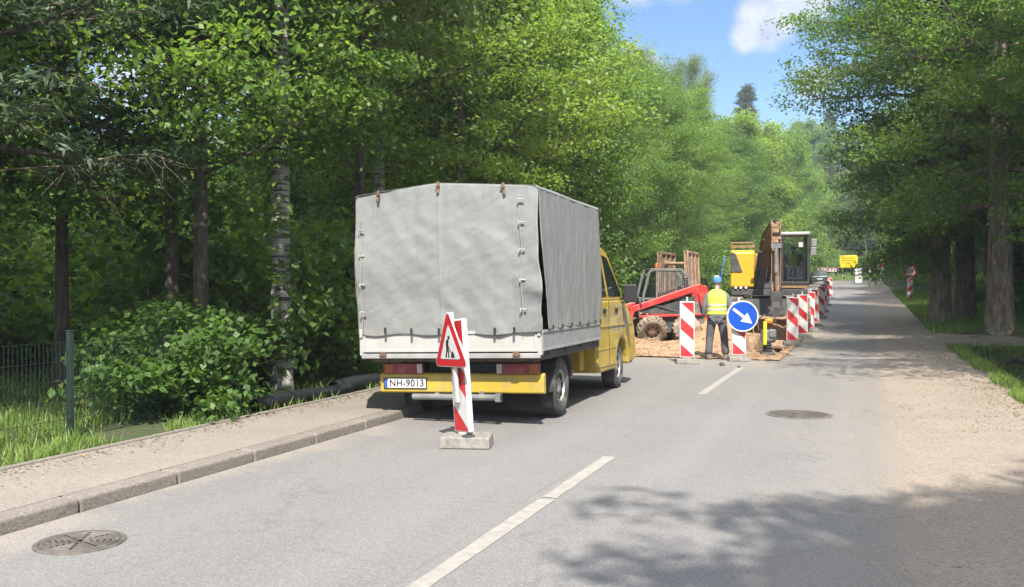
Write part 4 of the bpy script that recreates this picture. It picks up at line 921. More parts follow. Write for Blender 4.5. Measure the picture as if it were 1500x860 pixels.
mb = MB(); mb.box(((cx0+cx1)/2, cy0+.07, 2.21), (.74, .008, 1.44), Matrix.Rotation(R(-2), 3, 'X')); mb.build('cab_glass', gl, EX)
mb = MB(); mb.box((.80, .0, 1.72), (.5, .48, .14)); mb.box((.80, .22, 2.05), (.48, .14, .65)); mb.build('cab_seat', M['black'], EX, bevel=.04)
mb = MB()
for x_ in (.56, .72, .86, 1.0): mb.tube([(x_, -.80, 1.5), (x_+.01, -.72, 1.95)], .014, 6)
mb.tube([(.5, -.72, 1.96), (1.08, -.72, 1.96)], .014, 6); mb.box((.78, -.62, 1.60), (.4, .2, .06)); mb.build('control_lever', M['grey'], EX)
for x_, z_ in ((1.36, 2.72), (1.34, 2.45)):
    mb = MB(); mb.box((x_, -1.02, z_), (.17, .05, .25)); mb.bar((1.22, -.95, z_), (x_, -1.0, z_), .03, .03); mb.build('mirror', M['grey'], EX, bevel=.02)
mb = MB(); mb.box((.95, -1.07, 2.66), (.14, .06, .16)); mb.build('work_light', M['clearglass'], EX, bevel=.02)
# boom (rises toward the camera), stick, cylinders, coupler, bucket
def plate_arm(poly, x0, x1, m, name, par=EX):
    mb = MB(); mb.prism(poly, x0, x1); return mb.build(name, m, par, bevel=.02)
mb = MB()
pts = [(-.20, -.55, 1.65), (-.14, -1.25, 2.45), (.02, -1.9, 2.95), (.16, -2.6, 3.16)]
for a, b, wa in zip(pts[:-1], pts[1:], (.34, .36, .30)): mb.bar(a, b, .30, wa)
mb.build('boom', M['orange'], EX, bevel=.02)
mb = MB()
for s_ in (-.19, .19):
    mb.tube([(-.24+s_, -1.0, 1.55), (-.10+s_, -1.75, 2.45)], .065, 10); mb.tube([(-.10+s_, -1.75, 2.45), (.0+s_, -2.0, 2.8)], .035, 8)
mb.build('boom_cylinder', M['dark'], EX, True)
mb = MB(); mb.tube([(-.05, -1.5, 2.95), (.10, -2.3, 3.35)], .06, 10); mb.tube([(.10, -2.3, 3.35), (.18, -2.85, 3.32)], .035, 8); mb.build('stick_cylinder', M['dark'], EX, True)
mb = MB()
for k in range(5):
    q = -.28+k*.05; mb.tube([(-.3+k*.03, -.9, 1.9), (-.34+k*.05, -1.3, 2.4+.05*k), (-.22+k*.05, -1.8, 2.98), (.0+k*.04, -2.4, 3.28), (.12+k*.03, -2.8, 2.9)], .018, 6)
mb.build('hydraulic_hose', M['black'], EX, True)
for x_ in (.04, .30):
    mb = MB(); mb.prism([(-2.55, 3.28), (-2.85, 3.34), (-3.0, 3.05), (-2.95, 1.9), (-2.90, 1.15), (-2.72, 1.15), (-2.62, 2.2), (-2.50, 2.9)], x_-.012, x_+.012); mb.build('stick_side', M['orange'] if x_ > .2 else M['orange'], EX, bevel=.005)
mb = MB(); mb.bar((.17, -2.75, 3.25), (.17, -2.82, 1.2), .24, .10); 
for z_ in (3.12, 2.8): mb.box((.17, -2.98, z_), (.26, .05, .07))
mb.build('stick', M['rust'], EX)
mb = MB(); mb.tube([(.17, -3.05, 2.6), (.17, -3.02, 1.75)], .07, 10); mb.tube([(.17, -3.02, 1.75), (.17, -3.0, 1.3)], .035, 8); mb.box((.17, -3.05, 2.56), (.30, .12, .14)); mb.build('bucket_cylinder', M['grey'], EX, True)
mb = MB(); 
for x_ in (.02, .32): mb.bar((x_, -3.0, 1.35), (x_, -2.9, .72), .04, .16)
mb.box((.17, -2.95, 1.05), (.32, .20, .30)); mb.box((.17, -2.95, .62), (.40, .30, .22)); 
for x_ in (-.05, .39): mb.bar((x_, -2.95, .75), (x_, -2.95, .38), .05, .22)
mb.build('quick_coupler', M['dark'], EX, bevel=.012)
mb = MB()
prof_ = [(-3.25, .42), (-2.72, .46), (-2.55, .10), (-2.62, -.28), (-2.95, -.50), (-3.35, -.50), (-3.35, -.46), (-2.97, -.45), (-2.68, -.25), (-2.62, .08), (-2.76, .40), (-3.25, .37)]
mb.prism(prof_, -.50, .80); 
for x_ in (-.50, .77): mb.prism([(-3.25, .42), (-2.72, .46), (-2.55, .10), (-2.62, -.28), (-2.95, -.50), (-3.35, -.50)], x_, x_+.03)
mb.build('bucket', M['rustlt'], EX, bevel=.004)
# driver
def driver():
    t = empty('person', (-2.95, 31.6, .20), R(6), 'excavator driver in yellow vest seated behind the cab glass', 'person'); ox = .76
    V = [(0, .05, 1.84), (0, .08, 2.02), (0, .06, 2.22), (0, .04, 2.37), (0, .02, 2.44), (0, 0, 2.52), (0, -.01, 2.60),
         (-.10, -.02, 1.83), (-.14, -.42, 1.86), (-.15, -.48, 1.50), (-.15, -.60, 1.47), (.10, -.02, 1.83), (.14, -.42, 1.86), (.15, -.48, 1.50), (.15, -.60, 1.47),
         (-.18, .05, 2.30), (-.25, -.05, 2.08), (-.20, -.32, 2.00), (.18, .05, 2.30), (.25, -.05, 2.08), (.20, -.32, 2.0)]
    V = [(a+ox, b, c) for a, b, c in V]
    E_ = [(0, 1), (1, 2), (2, 3), (3, 4), (4, 5), (5, 6), (0, 7), (7, 8), (8, 9), (9, 10), (0, 11), (11, 12), (12, 13), (13, 14), (2, 15), (15, 16), (16, 17), (2, 18), (18, 19), (19, 20)]
    Rd = [.12, .12, .13, .06, .05, .075, .065, .08, .06, .045, .035, .08, .06, .045, .035, .05, .042, .03, .05, .042, .03]
    hand_chain(V, E_, Rd, 17, V[17], (0, -1, -.2), (1, 0, 0)); hand_chain(V, E_, Rd, 20, V[20], (0, -1, -.2), (-1, 0, 0))
    skin_obj('body', V, E_, Rd, M['skin'], t)
    l = loft([(ox, .06, 1.86, .17, .14), (ox, .08, 2.02, .17, .14), (ox, .07, 2.22, .19, .14), (ox, .05, 2.34, .19, .11), (ox, .04, 2.40, .09, .07)], wob=.01); l.build('vest', M['hivis'], t, True)
    l = loft([(ox, .0, 2.56, .085, .10), (ox, .0, 2.62, .085, .10), (ox, .01, 2.67, .05, .06)]); l.build('cap', M['black'], t, True)
    V = [(ox, .02, 1.84), (ox-.11, -.05, 1.84), (ox-.15, -.44, 1.86), (ox-.15, -.48, 1.56), (ox+.11, -.05, 1.84), (ox+.15, -.44, 1.86), (ox+.15, -.48, 1.56)]
    skin_obj('trousers', V, [(0, 1), (1, 2), (2, 3), (0, 4), (4, 5), (5, 6)], [.13, .10, .08, .07, .10, .08, .07], M['trouser'], t)
    V = [(ox, .06, 2.25), (ox-.17, .05, 2.31), (ox-.25, -.05, 2.09), (ox-.21, -.27, 2.02), (ox+.17, .05, 2.31), (ox+.25, -.05, 2.09), (ox+.21, -.27, 2.02)]
    skin_obj('sweater', V, [(0, 1), (1, 2), (2, 3), (0, 4), (4, 5), (5, 6)], [.10, .065, .055, .048, .065, .055, .048], M['trouser'], t)
driver()

# ------------------------------------------------------------------ black pipes along the edging
for a, b, r_, lb in (((-6.93, 9.35), (-6.95, 11.55), .10, 'nearer length of black plastic pipe lying along the pavement edging'), ((-7.02, 11.3), (-7.0, 13.9), .125, 'farther and thicker black plastic pipe in the shade right of the birch')):
    mb = MB(); n = int((b[1]-a[1])/.045); P_ = []; Q_ = []
    L = b[1]-a[1]
    for k in range(n+1): P_.append((0, k*L/n, .12+.02*math.sin(k*.12))); Q_.append(r_*(1 if k % 2 else .93))
    mb.tube(P_, Q_, 20, cap=False); Pi = P_; mb.tube(Pi, [r_*.86]*len(Pi), 20, cap=False)
    o = mb.build('plastic_pipe', M['pipeblk'], smooth=True); o.location = (a[0], a[1], .0); o.rotation_euler = (0, 0, math.atan2(-(b[0]-a[0]), L)); tag(o, lb, 'pipe')
# ------------------------------------------------------------------ green mesh fence
t = empty('mesh_fence', (-7.55, 7.15, -.02), 0, 'low dark green wire mesh fence in front of the sunlit grass at the left edge', 'fence')
for y_ in (0, -2.5, -5.0, 2.5):
    mb = MB(); mb.box((0, y_, .55), (.055, .055, 1.20)); mb.box((0, y_, 1.16), (.062, .062, .02)); mb.build('post', M['greenwire'], t, bevel=.006)
for y0 in (-5, -2.5, 0):
    mb = MB()
    for k in range(49): yy = y0+.05+k*.05; mb.bar((.03, yy, .06), (.03, yy, 1.06), .0032, .0032)
    for k in range(6): mb.bar((.034, y0+.03, .08+k*.195), (.034, y0+2.47, .08+k*.195), .0045, .0045)
    mb.build('mesh_panel', M['greenwire'], t)
# ------------------------------------------------------------------ culvert under the side road
t = empty('culvert_pipe', (3.45, 25.35, -.42), 0, 'dark mouth of the culvert pipe in the ditch under the side road', 'culvert')
mb = MB(); mb.lathe([(.19, 0), (.23, 0), (.23, 5.6), (.19, 5.6)], axis='Y', n=28, close=True); mb.build('tube', M['dark'], t, True)
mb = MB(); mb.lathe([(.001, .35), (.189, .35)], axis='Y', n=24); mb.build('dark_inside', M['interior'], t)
# ------------------------------------------------------------------ far signs
def sgn(px, d, zc):  # helper for real positions worked out once
    A_ = YAW; s_ = (px-750)/1350*d; return (-math.sin(A_)*d+math.cos(A_)*s_, math.cos(A_)*d+math.sin(A_)*s_)
def post_sign(name, x_, y_, zc, label, cat, posts, build, rz=0):
    gz_ = float(groundz(np.array(x_), np.array(y_))); t = empty(name, (x_, y_, gz_), rz, label, cat)
    for p in posts:
        mb = MB(); mb.tube([(p, .04, -.1), (p, .04, zc-gz_+.25)], .035, 8); mb.build('post', M['galv'], t, True)
    build(t, zc-gz_); return t
def b_chev(t, z):
    for s_ in (-1, 1):
        mb = MB(); mb.box((s_*.82, 0, z), (1.58, .03, .62)); pn = mb.build('panel', M['signwhite'], t)
        for k in range(4):
            x_ = s_*(.82)+(k-1.5)*.38; mb = MB(); q = s_; w_ = .12
            mb.prism([(x_-q*.10, z+.24), (x_-q*.10+q*w_*1.4, z+.24), (x_+q*.10+q*w_, z), (x_-q*.10+q*w_*1.4, z-.24), (x_-q*.10, z-.24), (x_+q*.06, z)], -.024, -.017, 'Y'); mb.build('chevron', M['signred'], pn)
x_, y_ = sgn(1210, 121, 0); post_sign('chevron_sign', x_, y_, 3.55, 'wide red and white double arrow chevron board across the end of the road', 'road sign', (-.5, .9), b_chev, R(10))
def b_yel(t, z):
    mb = MB(); mb.box((0, 0, z), (1.85, .04, 1.30)); p_ = mb.build('panel', M['signyel'], t, bevel=.02)
    mb = MB(); 
    for zz, w_ in ((.36, 1.1), (.10, 1.4), (-.16, .9)): mb.box((-.05, -.024, z+zz), (w_, .006, .05))
    mb.build('line', M['signblack'], p_)
x_, y_ = sgn(1243, 98, 0); post_sign('yellow_sign', x_, y_, 4.0, 'large yellow information board beyond the beacons at the end of the road', 'road sign', (-.6, .6), b_yel, R(12))
x_, y_ = sgn(1257, 104, 0)
t = empty('utility_cabinet', (x_, y_, float(groundz(np.array(x_), np.array(y_)))), R(10), 'tall white cabinet standing just right of the yellow board', 'cabinet')
mb = MB(); mb.box((0, 0, .85), (.75, .5, 1.7)); mb.build('housing', M['white'], t, bevel=.02); mb = MB(); mb.box((0, 0, 1.74), (.82, .58, .07)); mb.build('lid', M['bedgrey'], t); mb = MB(); mb.box((0, -.255, .9), (.64, .012, 1.5)); mb.build('door', M['signwhite'], t)
x_, y_ = sgn(1274, 84, 0)
t = empty('signal_post', (x_, y_, pz(y_)), 0, 'plain grey metal post right of the white cabinet', 'post'); mb = MB(); mb.tube([(0, 0, -.1), (0, 0, 2.0)], .11, 12); mb.build('shaft', M['galv'], t, True); mb = MB(); mb.lathe([(.13, 1.98), (.13, 2.05), (.001, 2.10)], n=12); mb.build('cap', M['white'], t, True)
def b_wh(t, z):
    mb = MB(); mb.box((0, 0, z), (.62, .03, .55)); p_ = mb.build('panel', M['signwhite'], t, bevel=.01)
    mb = MB(); disc(mb, .16, -.02, -.016, 24); o = mb.build('ring', M['signred'], p_); o.location = (0, 0, z)
    mb = MB(); mb.lathe([(.001, 0), (.16, 0), (.17, .12), (.10, .24), (.001, .26)], c=(0, 0, z+.38), n=16); mb.build('warning_lamp', M['signyel'], t, True)
x_, y_ = sgn(1290, 72, 0); post_sign('lamp_sign', x_, y_, 3.0, 'small white sign with a yellow warning lamp on top at the right roadside', 'road sign', (0,), b_wh, R(15))
def b_rd(t, z):
    mb = MB(); disc(mb, .33, 0, .015); mb.build('disc', M['signred'], t); mb = MB(); mb.lathe([(.001, -.004), (.24, -.004), (.24, .001)], axis='Y', n=30); o = mb.build('inner_face', M['signwhite'], t); 
    for c in t.children:
        if c.name.startswith(('disc', 'inner')): c.location = (0, 0, z)
    mb = MB()
    mb.bar((.09, -.008, -.14), (.09, -.008, .05), .04, .004); mb.prism([(.03, .03), (.15, .03), (.09, .14)], -.010, -.006, 'Y'); o = mb.build('black_arrow', M['signblack'], t); o.location = (0, 0, z)
    mb = MB(); mb.bar((-.09, -.008, .14), (-.09, -.008, -.05), .04, .004); mb.prism([(-.15, -.03), (-.03, -.03), (-.09, -.14)], -.010, -.006, 'Y'); o = mb.build('red_arrow', M['signred'], t); o.location = (0, 0, z)
post_sign('priority_sign', 2.50, 57.9, 2.35, 'round red bordered sign above the single beacon at the right road edge', 'road sign', (0,), b_rd, R(16))
# ------------------------------------------------------------------ dark car at the end of the row
x_, y_ = sgn(1199, 98, 0)
t = empty('parked_car', (x_, y_, pz(y_)), R(6), 'dark car far away behind the row of beacons', 'car')
mb = MB(); mb.prism([(-2.1, .30), (-2.15, .80), (-1.9, .95), (1.0, .98), (2.0, .85), (2.1, .55), (2.05, .30)], -.87, .87); mb.build('body', M['carpaint'], t, bevel=.08, seg=3)
mb = MB(); mb.prism([(-1.9, .95), (-1.35, 1.42), (.2, 1.46), (1.05, .97)], -.74, .74); mb.build('cabin', M['glassdk'], t, bevel=.06)
mb = MB(); mb.box((0, -.55, 1.455), (1.30, 1.45, .04)); mb.build('roof', M['carpaint'], t, bevel=.02)
for s_ in (-1, 1):
    mb = MB(); mb.box((s_*.72, -2.13, .74), (.26, .08, .16)); mb.build('tail_light', M['redglass'], t, bevel=.02)
    for q in (-1.3, 1.35): wheel_part(t, s_*.78, q, .32, .2, s_, M['tyre'], M['rim'], tread=12)
mb = MB(); mb.box((0, -2.16, .55), (.52, .02, .11)); mb.build('licence_plate', M['signwhite'], t)


# ------------------------------------------------------------------ vegetation generators
def rnd_unit(rs, n):
    v = rs.normal(size=(n, 3)); return v/np.linalg.norm(v, axis=1)[:, None]
def leaves_obj(name, P, Nrm, L, W, rs, mtl, parent, var, axis=None):
    n = len(P); Nrm = Nrm/np.linalg.norm(Nrm, axis=1)[:, None]
    T = np.cross(Nrm, rnd_unit(rs, n)) if axis is None else axis-Nrm*np.sum(axis*Nrm, 1)[:, None]
    T /= (np.linalg.norm(T, axis=1)[:, None]+1e-9); B = np.cross(Nrm, T)
    L = L*rs.uniform(.65, 1.3, n)[:, None]; W_ = W*rs.uniform(.7, 1.25, n)[:, None]
    a = P-T*L*.5; b = P+B*W_*.5+Nrm*L*.10-T*L*.08; c = P+T*L*.5-Nrm*L*.05; d = P-B*W_*.5+Nrm*L*.10-T*L*.08
    V = np.stack([a, b, c, d], 1).reshape(-1, 3); F = np.arange(4*n).reshape(n, 4)
    return np_mesh(name, V, F, mtl, parent, False, np.clip(var, 0, 1))
def sprays(rs, C, r, per, flat, droop=0):
    """C: centres of leaf sprays -> positions, normals, var"""
    n = len(C)*per; c = np.repeat(C, per, 0); rad = np.repeat(r*rs.uniform(.7, 1.3, len(C)), per)
    q = rnd_unit(rs, n)*(rs.uniform(0, 1, n)**.45)[:, None]; q[:, 2] *= flat
    off = q*rad[:, None]; off[:, 2] -= (off[:, 0]**2+off[:, 1]**2)/np.maximum(rad, .01)*.25
    if droop: off[:, 2] -= rs.exponential(droop, n)
    tone = np.repeat(rs.uniform(-.18, .18, len(C)), per)
    nr = rnd_unit(rs, n)*.75+np.array([0, 0, .75])+off/rad[:, None]*.35
    return c+off, nr, .42+tone+rs.uniform(-.25, .25, n)+q[:, 2]*.15
def taper_path(rs, a, d, L, n, up, wig):
    pts = [a]; d = d/np.linalg.norm(d)
    for i in range(n):
        d = d+np.array([0, 0, up])+rs.normal(size=3)*wig; d /= np.linalg.norm(d); pts.append(pts[-1]+d*L/n)
    return pts
def make_tree(name, seed, H, Rr, h0, tr, nl=26, nsub=6, leafL=.12, per=60, sr=.6, flat=.35, droop=0, mleaf='leaf', mbark='bark', shape='round', up=.05, wig=.13, lean=(0, 0), root=None, sprn=3, W=.7, sides=9, dead=0):
    rs = np.random.RandomState(seed); t = empty(name) if root is None else root
    mb = MB(); tp = []; nseg = 14
    for i in range(nseg+1):
        f = i/nseg; tp.append(np.array([lean[0]*f**1.5*H+math.sin(f*5+seed)*.12*f, lean[1]*f**1.5*H+math.cos(f*4+seed)*.12*f, H*.96*f-.15]))
    rad = [tr*(1-.92*(i/nseg)**.9)*(1.35 if i == 0 else 1) for i in range(nseg+1)]
    tp.insert(1, tp[0]*.97+tp[1]*.03+np.array([0, 0, .25])); rad.insert(1, tr*1.05)
    mb.tube(tp, rad, 14)
    C = []
    for i in range(nl):
        f = h0/H+(1-h0/H)*((i+.5)/nl)**.92*.97; k = min(int(f*nseg)+1, nseg); base = tp[k]*(1-(f*nseg+1-k))+tp[min(k+1, nseg+1)]*(f*nseg+1-k)
        base = np.array([np.interp(f*H*.96-.15, [q[2] for q in tp], [q[0] for q in tp]), np.interp(f*H*.96-.15, [q[2] for q in tp], [q[1] for q in tp]), f*H*.96-.15])
        az = i*2.39996+rs.uniform(-.4, .4); g_ = (f-h0/H)/(1-h0/H)
        if shape == 'round': pr = math.sqrt(max(.03, 1-(g_*1.55-.55)**2)) if g_ > .35 else .78+.22*g_/.35
        elif shape == 'cone': pr = max(.06, (1-g_)**.85)
        elif shape == 'column': pr = .55+.45*math.sin(math.pi*min(1, g_*1.02+.08))
        elif shape == 'umbrella': pr = .55+.5*min(1, g_*1.7) if g_ < .65 else max(.15, 1.05*(1-(g_-.65)/.35)**.6)
        L = Rr*pr*rs.uniform(.75, 1.12); el = (-.12+.3*g_) if shape == 'cone' else ((-.28+1.1*g_) if shape == 'umbrella' else (.15+.75*g_))
        d = np.array([math.cos(az)*math.cos(el), math.sin(az)*math.cos(el), math.sin(el)])
        pts = taper_path(rs, base, d, L, 5, up if shape != 'cone' else .03, wig); r0 = max(.012, tr*.34*(1-.75*f)*(.5+.5*pr))
        mb.tube(pts, [r0*(1-.16*j) for j in range(6)], 5, cap=False)
        for s_ in range(nsub):
            u = (.14 if shape == 'umbrella' else .30)+(.86 if shape == 'umbrella' else .70)*(s_+rs.uniform(.1, .9))/nsub; j = min(int(u*5), 4); b = pts[j]*(1-(u*5-j))+pts[j+1]*(u*5-j)
            dd = (pts[j+1]-pts[j]); dd /= np.linalg.norm(dd); side = np.cross(dd, [0, 0, 1])*(1 if s_ % 2 else -1)*rs.uniform(.5, 1.1)
            sp = taper_path(rs, b, dd*.8+side+np.array([0, 0, rs.uniform(-.15, .3)]), L*(.50-.25*u)*rs.uniform(.7, 1.2)+.25, 3, up*.5, wig)
            mb.tube(sp, [r0*.32, r0*.24, r0*.15, .004], 4, cap=False)
            for q in range(sprn): C.append(sp[min(3, 1+q)]+rs.normal(size=3)*sr*.35)
        C.append(pts[-1])
    C = np.array(C); P, nr, var = sprays(rs, C, sr, per, flat, droop)
    mb.build('trunk', M[mbark], t, True, autosm=60)
    if dead:
        mb = MB()
        for i in range(dead):
            az = i*2.4; z_ = 2.9+2.4*i/dead; L = Rr*rs.uniform(.6, 1.05); p_ = taper_path(rs, np.array([0, 0, z_]), np.array([math.cos(az), math.sin(az), .02]), L, 6, -.03, .16)
            mb.tube(p_, [.011, .009, .007, .006, .004, .003, .0015], 4, cap=False)
            for q in range(26):
                u = rs.uniform(.25, 1)*5.9; j = int(u); b = p_[j]*(1-(u-j))+p_[j+1]*(u-j); dd = p_[j+1]-p_[j]; dd /= np.linalg.norm(dd)
                sp = taper_path(rs, b, dd*.6+np.cross(dd, [0, 0, 1])*(1 if q % 2 else -1)*rs.uniform(.5, 1)+np.array([0, 0, rs.uniform(-.5, .1)]), rs.uniform(.25, .7), 3, -.08, .2); mb.tube(sp, [.004, .003, .002, .001], 3, cap=False)
        mb.build('dead_branches', M['twig'], t, True)
    ax = None
    if droop: ax = np.tile(np.array([0, 0, -1.]), (len(P), 1))+rs.normal(size=(len(P), 3))*.45
    leaves_obj('crown', P, nr, leafL, leafL*W, rs, M[mleaf], t, var, ax)
    return t
protos = {}
def proto(key, *a, **k):
    protos[key] = [make_tree(*a, **k), False]
def plant(key, x_, y_, s=1, rz=None, label=None, cat='tree', group=None, sz=None, z=None, lean=(0, 0)):
    pr = protos[key]; o = pr[0] if not pr[1] else copy_tree(pr[0]); pr[1] = True
    zz = float(groundz(np.array(x_), np.array(y_))) if z is None else z
    o.location = (x_, y_, zz-.05); o.rotation_euler = (lean[0], lean[1], rz if rz is not None else prg.uniform(0, 6.28)); o.scale = (s, s, sz or s)
    for k_ in ('label', 'category', 'group'):
        if k_ in o: del o[k_]
    tag(o, label, cat, group); return o
prg = random.Random(77)
proto('mapleA', 'maple_tree', 1, 13, 3.7, 3.1, .115, nl=30, nsub=7, leafL=.092, per=84, sr=.62, flat=.30, mleaf='leaf', shape='column')
proto('mapleB', 'maple_tree', 2, 12, 3.6, 1.2, .15, nl=34, nsub=7, leafL=.095, per=78, sr=.60, flat=.35, mleaf='leaf_lt', shape='column')
proto('lime', 'lime_tree', 3, 17, 5.6, 3.7, .42, nl=54, nsub=9, leafL=.13, per=52, sr=.72, flat=.45, mleaf='leaf_lt', mbark='barklt', shape='umbrella', up=.0)
proto('limel', 'lime_tree', 34, 16, 4.9, 3.4, .26, nl=52, nsub=8, leafL=.13, per=66, sr=.66, flat=.4, mleaf='leaf_lt', mbark='bark', shape='umbrella', up=.0)
proto('limed', 'lime_tree', 33, 17, 5.6, 3.7, .42, nl=64, nsub=8, leafL=.21, per=66, sr=.85, flat=.6, mleaf='leaf', mbark='barklt', shape='round', up=.0, sprn=4)
proto('wild', 'broadleaf_tree', 4, 13, 4.0, 2.5, .11, nl=34, nsub=7, leafL=.115, per=72, sr=.75, flat=.55, mleaf='leaf', shape='column')
proto('birch', 'birch_tree', 5, 17, 3.2, 5.2, .15, nl=34, nsub=7, leafL=.085, per=80, sr=.42, flat=.7, droop=.55, mleaf='leaf_birch', mbark='birch', shape='round', up=.16)
proto('spruce', 'spruce_tree', 6, 17, 2.8, 1.2, .17, nl=80, nsub=6, leafL=.17, per=44, sr=.34, flat=.35, mleaf='leaf_dark', shape='cone', wig=.05, W=.22, sprn=3)
proto('spruced', 'spruce_tree', 61, 17, 2.8, 3.4, .17, nl=66, nsub=6, leafL=.17, per=44, sr=.34, flat=.35, mleaf='leaf_dark', shape='cone', wig=.05, W=.22, sprn=3, dead=17)
proto('pine', 'pine_tree', 7, 16, 3.0, 8.0, .18, nl=30, nsub=6, leafL=.17, per=70, sr=.55, flat=.4, mleaf='leaf_dark', mbark='barklt', shape='round', W=.25)
proto('far', 'broadleaf_tree', 8, 14, 4.6, 1.0, .2, nl=36, nsub=6, leafL=.20, per=56, sr=.8, flat=.6, mleaf='leaf_lt', shape='round', sprn=3)
proto('fard', 'broadleaf_tree', 9, 15, 4.4, 1.0, .2, nl=36, nsub=6, leafL=.20, per=56, sr=.8, flat=.6, mleaf='leaf', shape='column', sprn=3)
def make_bush(name, seed, H, Rr, leafL, n, mleaf, W=.8, flat=.5):
    rs = np.random.RandomState(seed); t = empty(name); mb = MB(); C = []
    for i in range(16):
        az = rs.uniform(0, 6.28); d = np.array([math.cos(az)*.6, math.sin(az)*.6, rs.uniform(.5, 1.6)])
        pts = taper_path(rs, np.array([math.cos(az)*.08, math.sin(az)*.08, -.05]), d, H*rs.uniform(.75, 1.05), 5, -.06, .12)
        mb.tube(pts, [.016, .014, .011, .008, .006, .003], 5, cap=False)
        for j in (1, 2, 3, 4, 5):
            for q in range(2): C.append(pts[j]+rs.normal(size=3)*np.array([.28, .28, .18])*Rr*.6)
    C = np.array(C); C[:, 2] = np.maximum(C[:, 2], .12)
    P, nr, var = sprays(rs, C, .34*Rr, n, flat); P[:, 2] = np.maximum(P[:, 2], .04)
    mb.build('stems', M['bark'], t, True); leaves_obj('foliage', P, nr, leafL, leafL*W, rs, M[mleaf], t, var); return t
for key, args in (('bushA', ('leafy_bush', 21, 1.7, 1.1, .12, 52, 'leaf')), ('bushB', ('leafy_bush', 22, 1.4, 1.2, .10, 60, 'leaf_lt')), ('bushL', ('leafy_bush', 24, 2.6, 1.6, .12, 60, 'leaf_lt')), ('bushC', ('leafy_bush', 23, 2.6, 1.5, .13, 60, 'leaf'))):
    protos[key] = [make_bush(*args), False]

#PLANTING
# left edge, close and individually known
plant('birch', -8.0, 11.45, 1.12, 1.0, 'white barked birch trunk rising behind the pavement left of the truck', z=-.1)
plant('mapleA', -8.2, 9.9, 1.0, .3, 'slim grey trunked maple behind the leafy bush left of the birch')
plant('wild', -9.0, 10.3, 1.0, 2.0, 'dark thin trunked tree just behind the slim maple')
plant('wild', -10.3, 9.6, .95, 4.4, 'dark forked tree standing over the sunlit glade behind the fence')
plant('mapleB', -10.6, 5.2, .8, 1.1, 'light green maple over the green mesh fence')
plant('spruced', -9.3, 7.3, .95, .4, 'dark spruce at the left edge of the picture behind the fence')
plant('mapleA', -8.3, 14.2, 1.05, 2.6, 'maple with layered sprays behind the left side of the truck cover')
plant('birch', -9.2, 16.5, 1.0, 4.0, 'drooping birch rising above the truck cover')
plant('mapleB', -8.6, 19.3, 1.05, 5.2, 'bright maple crown right above the truck roof')
plant('wild', -8.8, 23.6, .95, 1.0, 'broad leafy tree above the yellow cab')
plant('spruce', -12.5, 29.0, 1.15, 1.0, 'tall dark conifer sticking up into the blue sky above the truck')
plant('mapleA', -9.2, 28.0, .80, 4.0, 'maple behind the red loader')
plant('mapleB', -9.6, 32.5, .82, 3.0, 'pale green tree behind the rusty trench plates')
plant('wild', -9.2, 37.5, .78, .5, 'leafy tree behind the worker in the yellow vest')
plant('mapleB', -9.4, 43, .86, 2.2, 'yellowish green tree left of the excavator arm')
plant('mapleA', -9, 49, .84, 1.7, 'green tree right behind the excavator hood')
plant('mapleB', -9, 56, .84, 0.2, 'leafy tree behind the excavator arm')
plant('wild', -8.6, 64, .84, 0.9, 'leafy tree behind the excavator cab')
# right edge
plant('lime', 3.85, 31.5, .98, .5, 'old lime tree with a thick sunlit furrowed trunk by the side road')
plant('lime', 2.55, 36.4, .92, 2.7, 'dark trunked lime tree nearest the road on the right')
plant('lime', 3.5, 38.0, .95, 4.1, 'leaning dark lime trunk between the two neighbouring thick trunks')
plant('lime', 6.9, 15.0, .95, 1.4, 'leafy lime whose branches reach in from the right picture edge')
plant('limel', 5.7, 24.6, .80, 2.2, 'light green tree overhanging the ditch from the right picture edge')
plant('mapleB', 8.0, 33.5, .8, 3.4, 'bright leafy tree right of the sunlit lime trunk')
plant('limed', 7.4, -4.4, .82, 5.4, 'lime tree beside the shoulder whose shadow falls on the near road')
plant('limed', 9.4, -1.9, .80, 2.0, 'second lime tree shading the gravel shoulder at the lower right')
GR = 'trees in the row along the right road edge'; LR = 'leafy green tree in the row along the far right side of the road'
for i, (x_, y_) in enumerate(((5.6, 51), (4.8, 61), (5.4, 68), (4.6, 77), (5.2, 87), (4.8, 97), (5.2, 108), (5.0, 118))):
    plant(('lime', 'fard', 'far')[i % 3], x_, y_, prg.uniform(.72, .9), None, LR, 'tree', GR)
GW = 'trees of the dense wood left of the road'; LW = 'leafy tree standing deep in the dense wood left of the road'
pr_ = random.Random(9)
for row, x0 in enumerate((-12.5, -16.5, -21.5, -28)):
    y_ = 3+row*1.3
    while y_ < 125:
        near = y_ < 45 and row < 2
        key = pr_.choice(('mapleA', 'wild', 'mapleB', 'birch')) if near else pr_.choice(('far', 'fard', 'fard', 'spruce', 'pine'))
        if not (row < 2 and y_ < 17): plant(key, x0+pr_.uniform(-1.3, 1.3), y_+pr_.uniform(-1, 1), pr_.uniform(.85, 1.05)*(1+.05*row)*(.80 if y_ > 26 else 1)*(.62 if row > 1 and y_ < 42 else 1), None, LW, 'tree', GW)
        y_ += (4.5, 6, 7.5, 9)[row]*(1 if y_ < 50 else 1.5)
for i in range(9): plant(pr_.choice(('far', 'fard')), -7.9+pr_.uniform(-.7, .7), 71+i*6.2, pr_.uniform(.85, 1.0), None, LW, 'tree', GW)
GE = 'trees closing off the end of the road'; LE = 'tree in the wood closing off the far end of the road'
for i in range(26):
    plant(pr_.choice(('far', 'fard', 'far', 'pine', 'spruce')), -34+i*2.6+pr_.uniform(-1, 1), 133+pr_.uniform(0, 22), pr_.uniform(1.05, 1.35), None, LE, 'tree', GE)
plant('spruce', -14.0, 120, 1.55, .4, 'tall pointed conifer on the skyline in the middle of the gap')
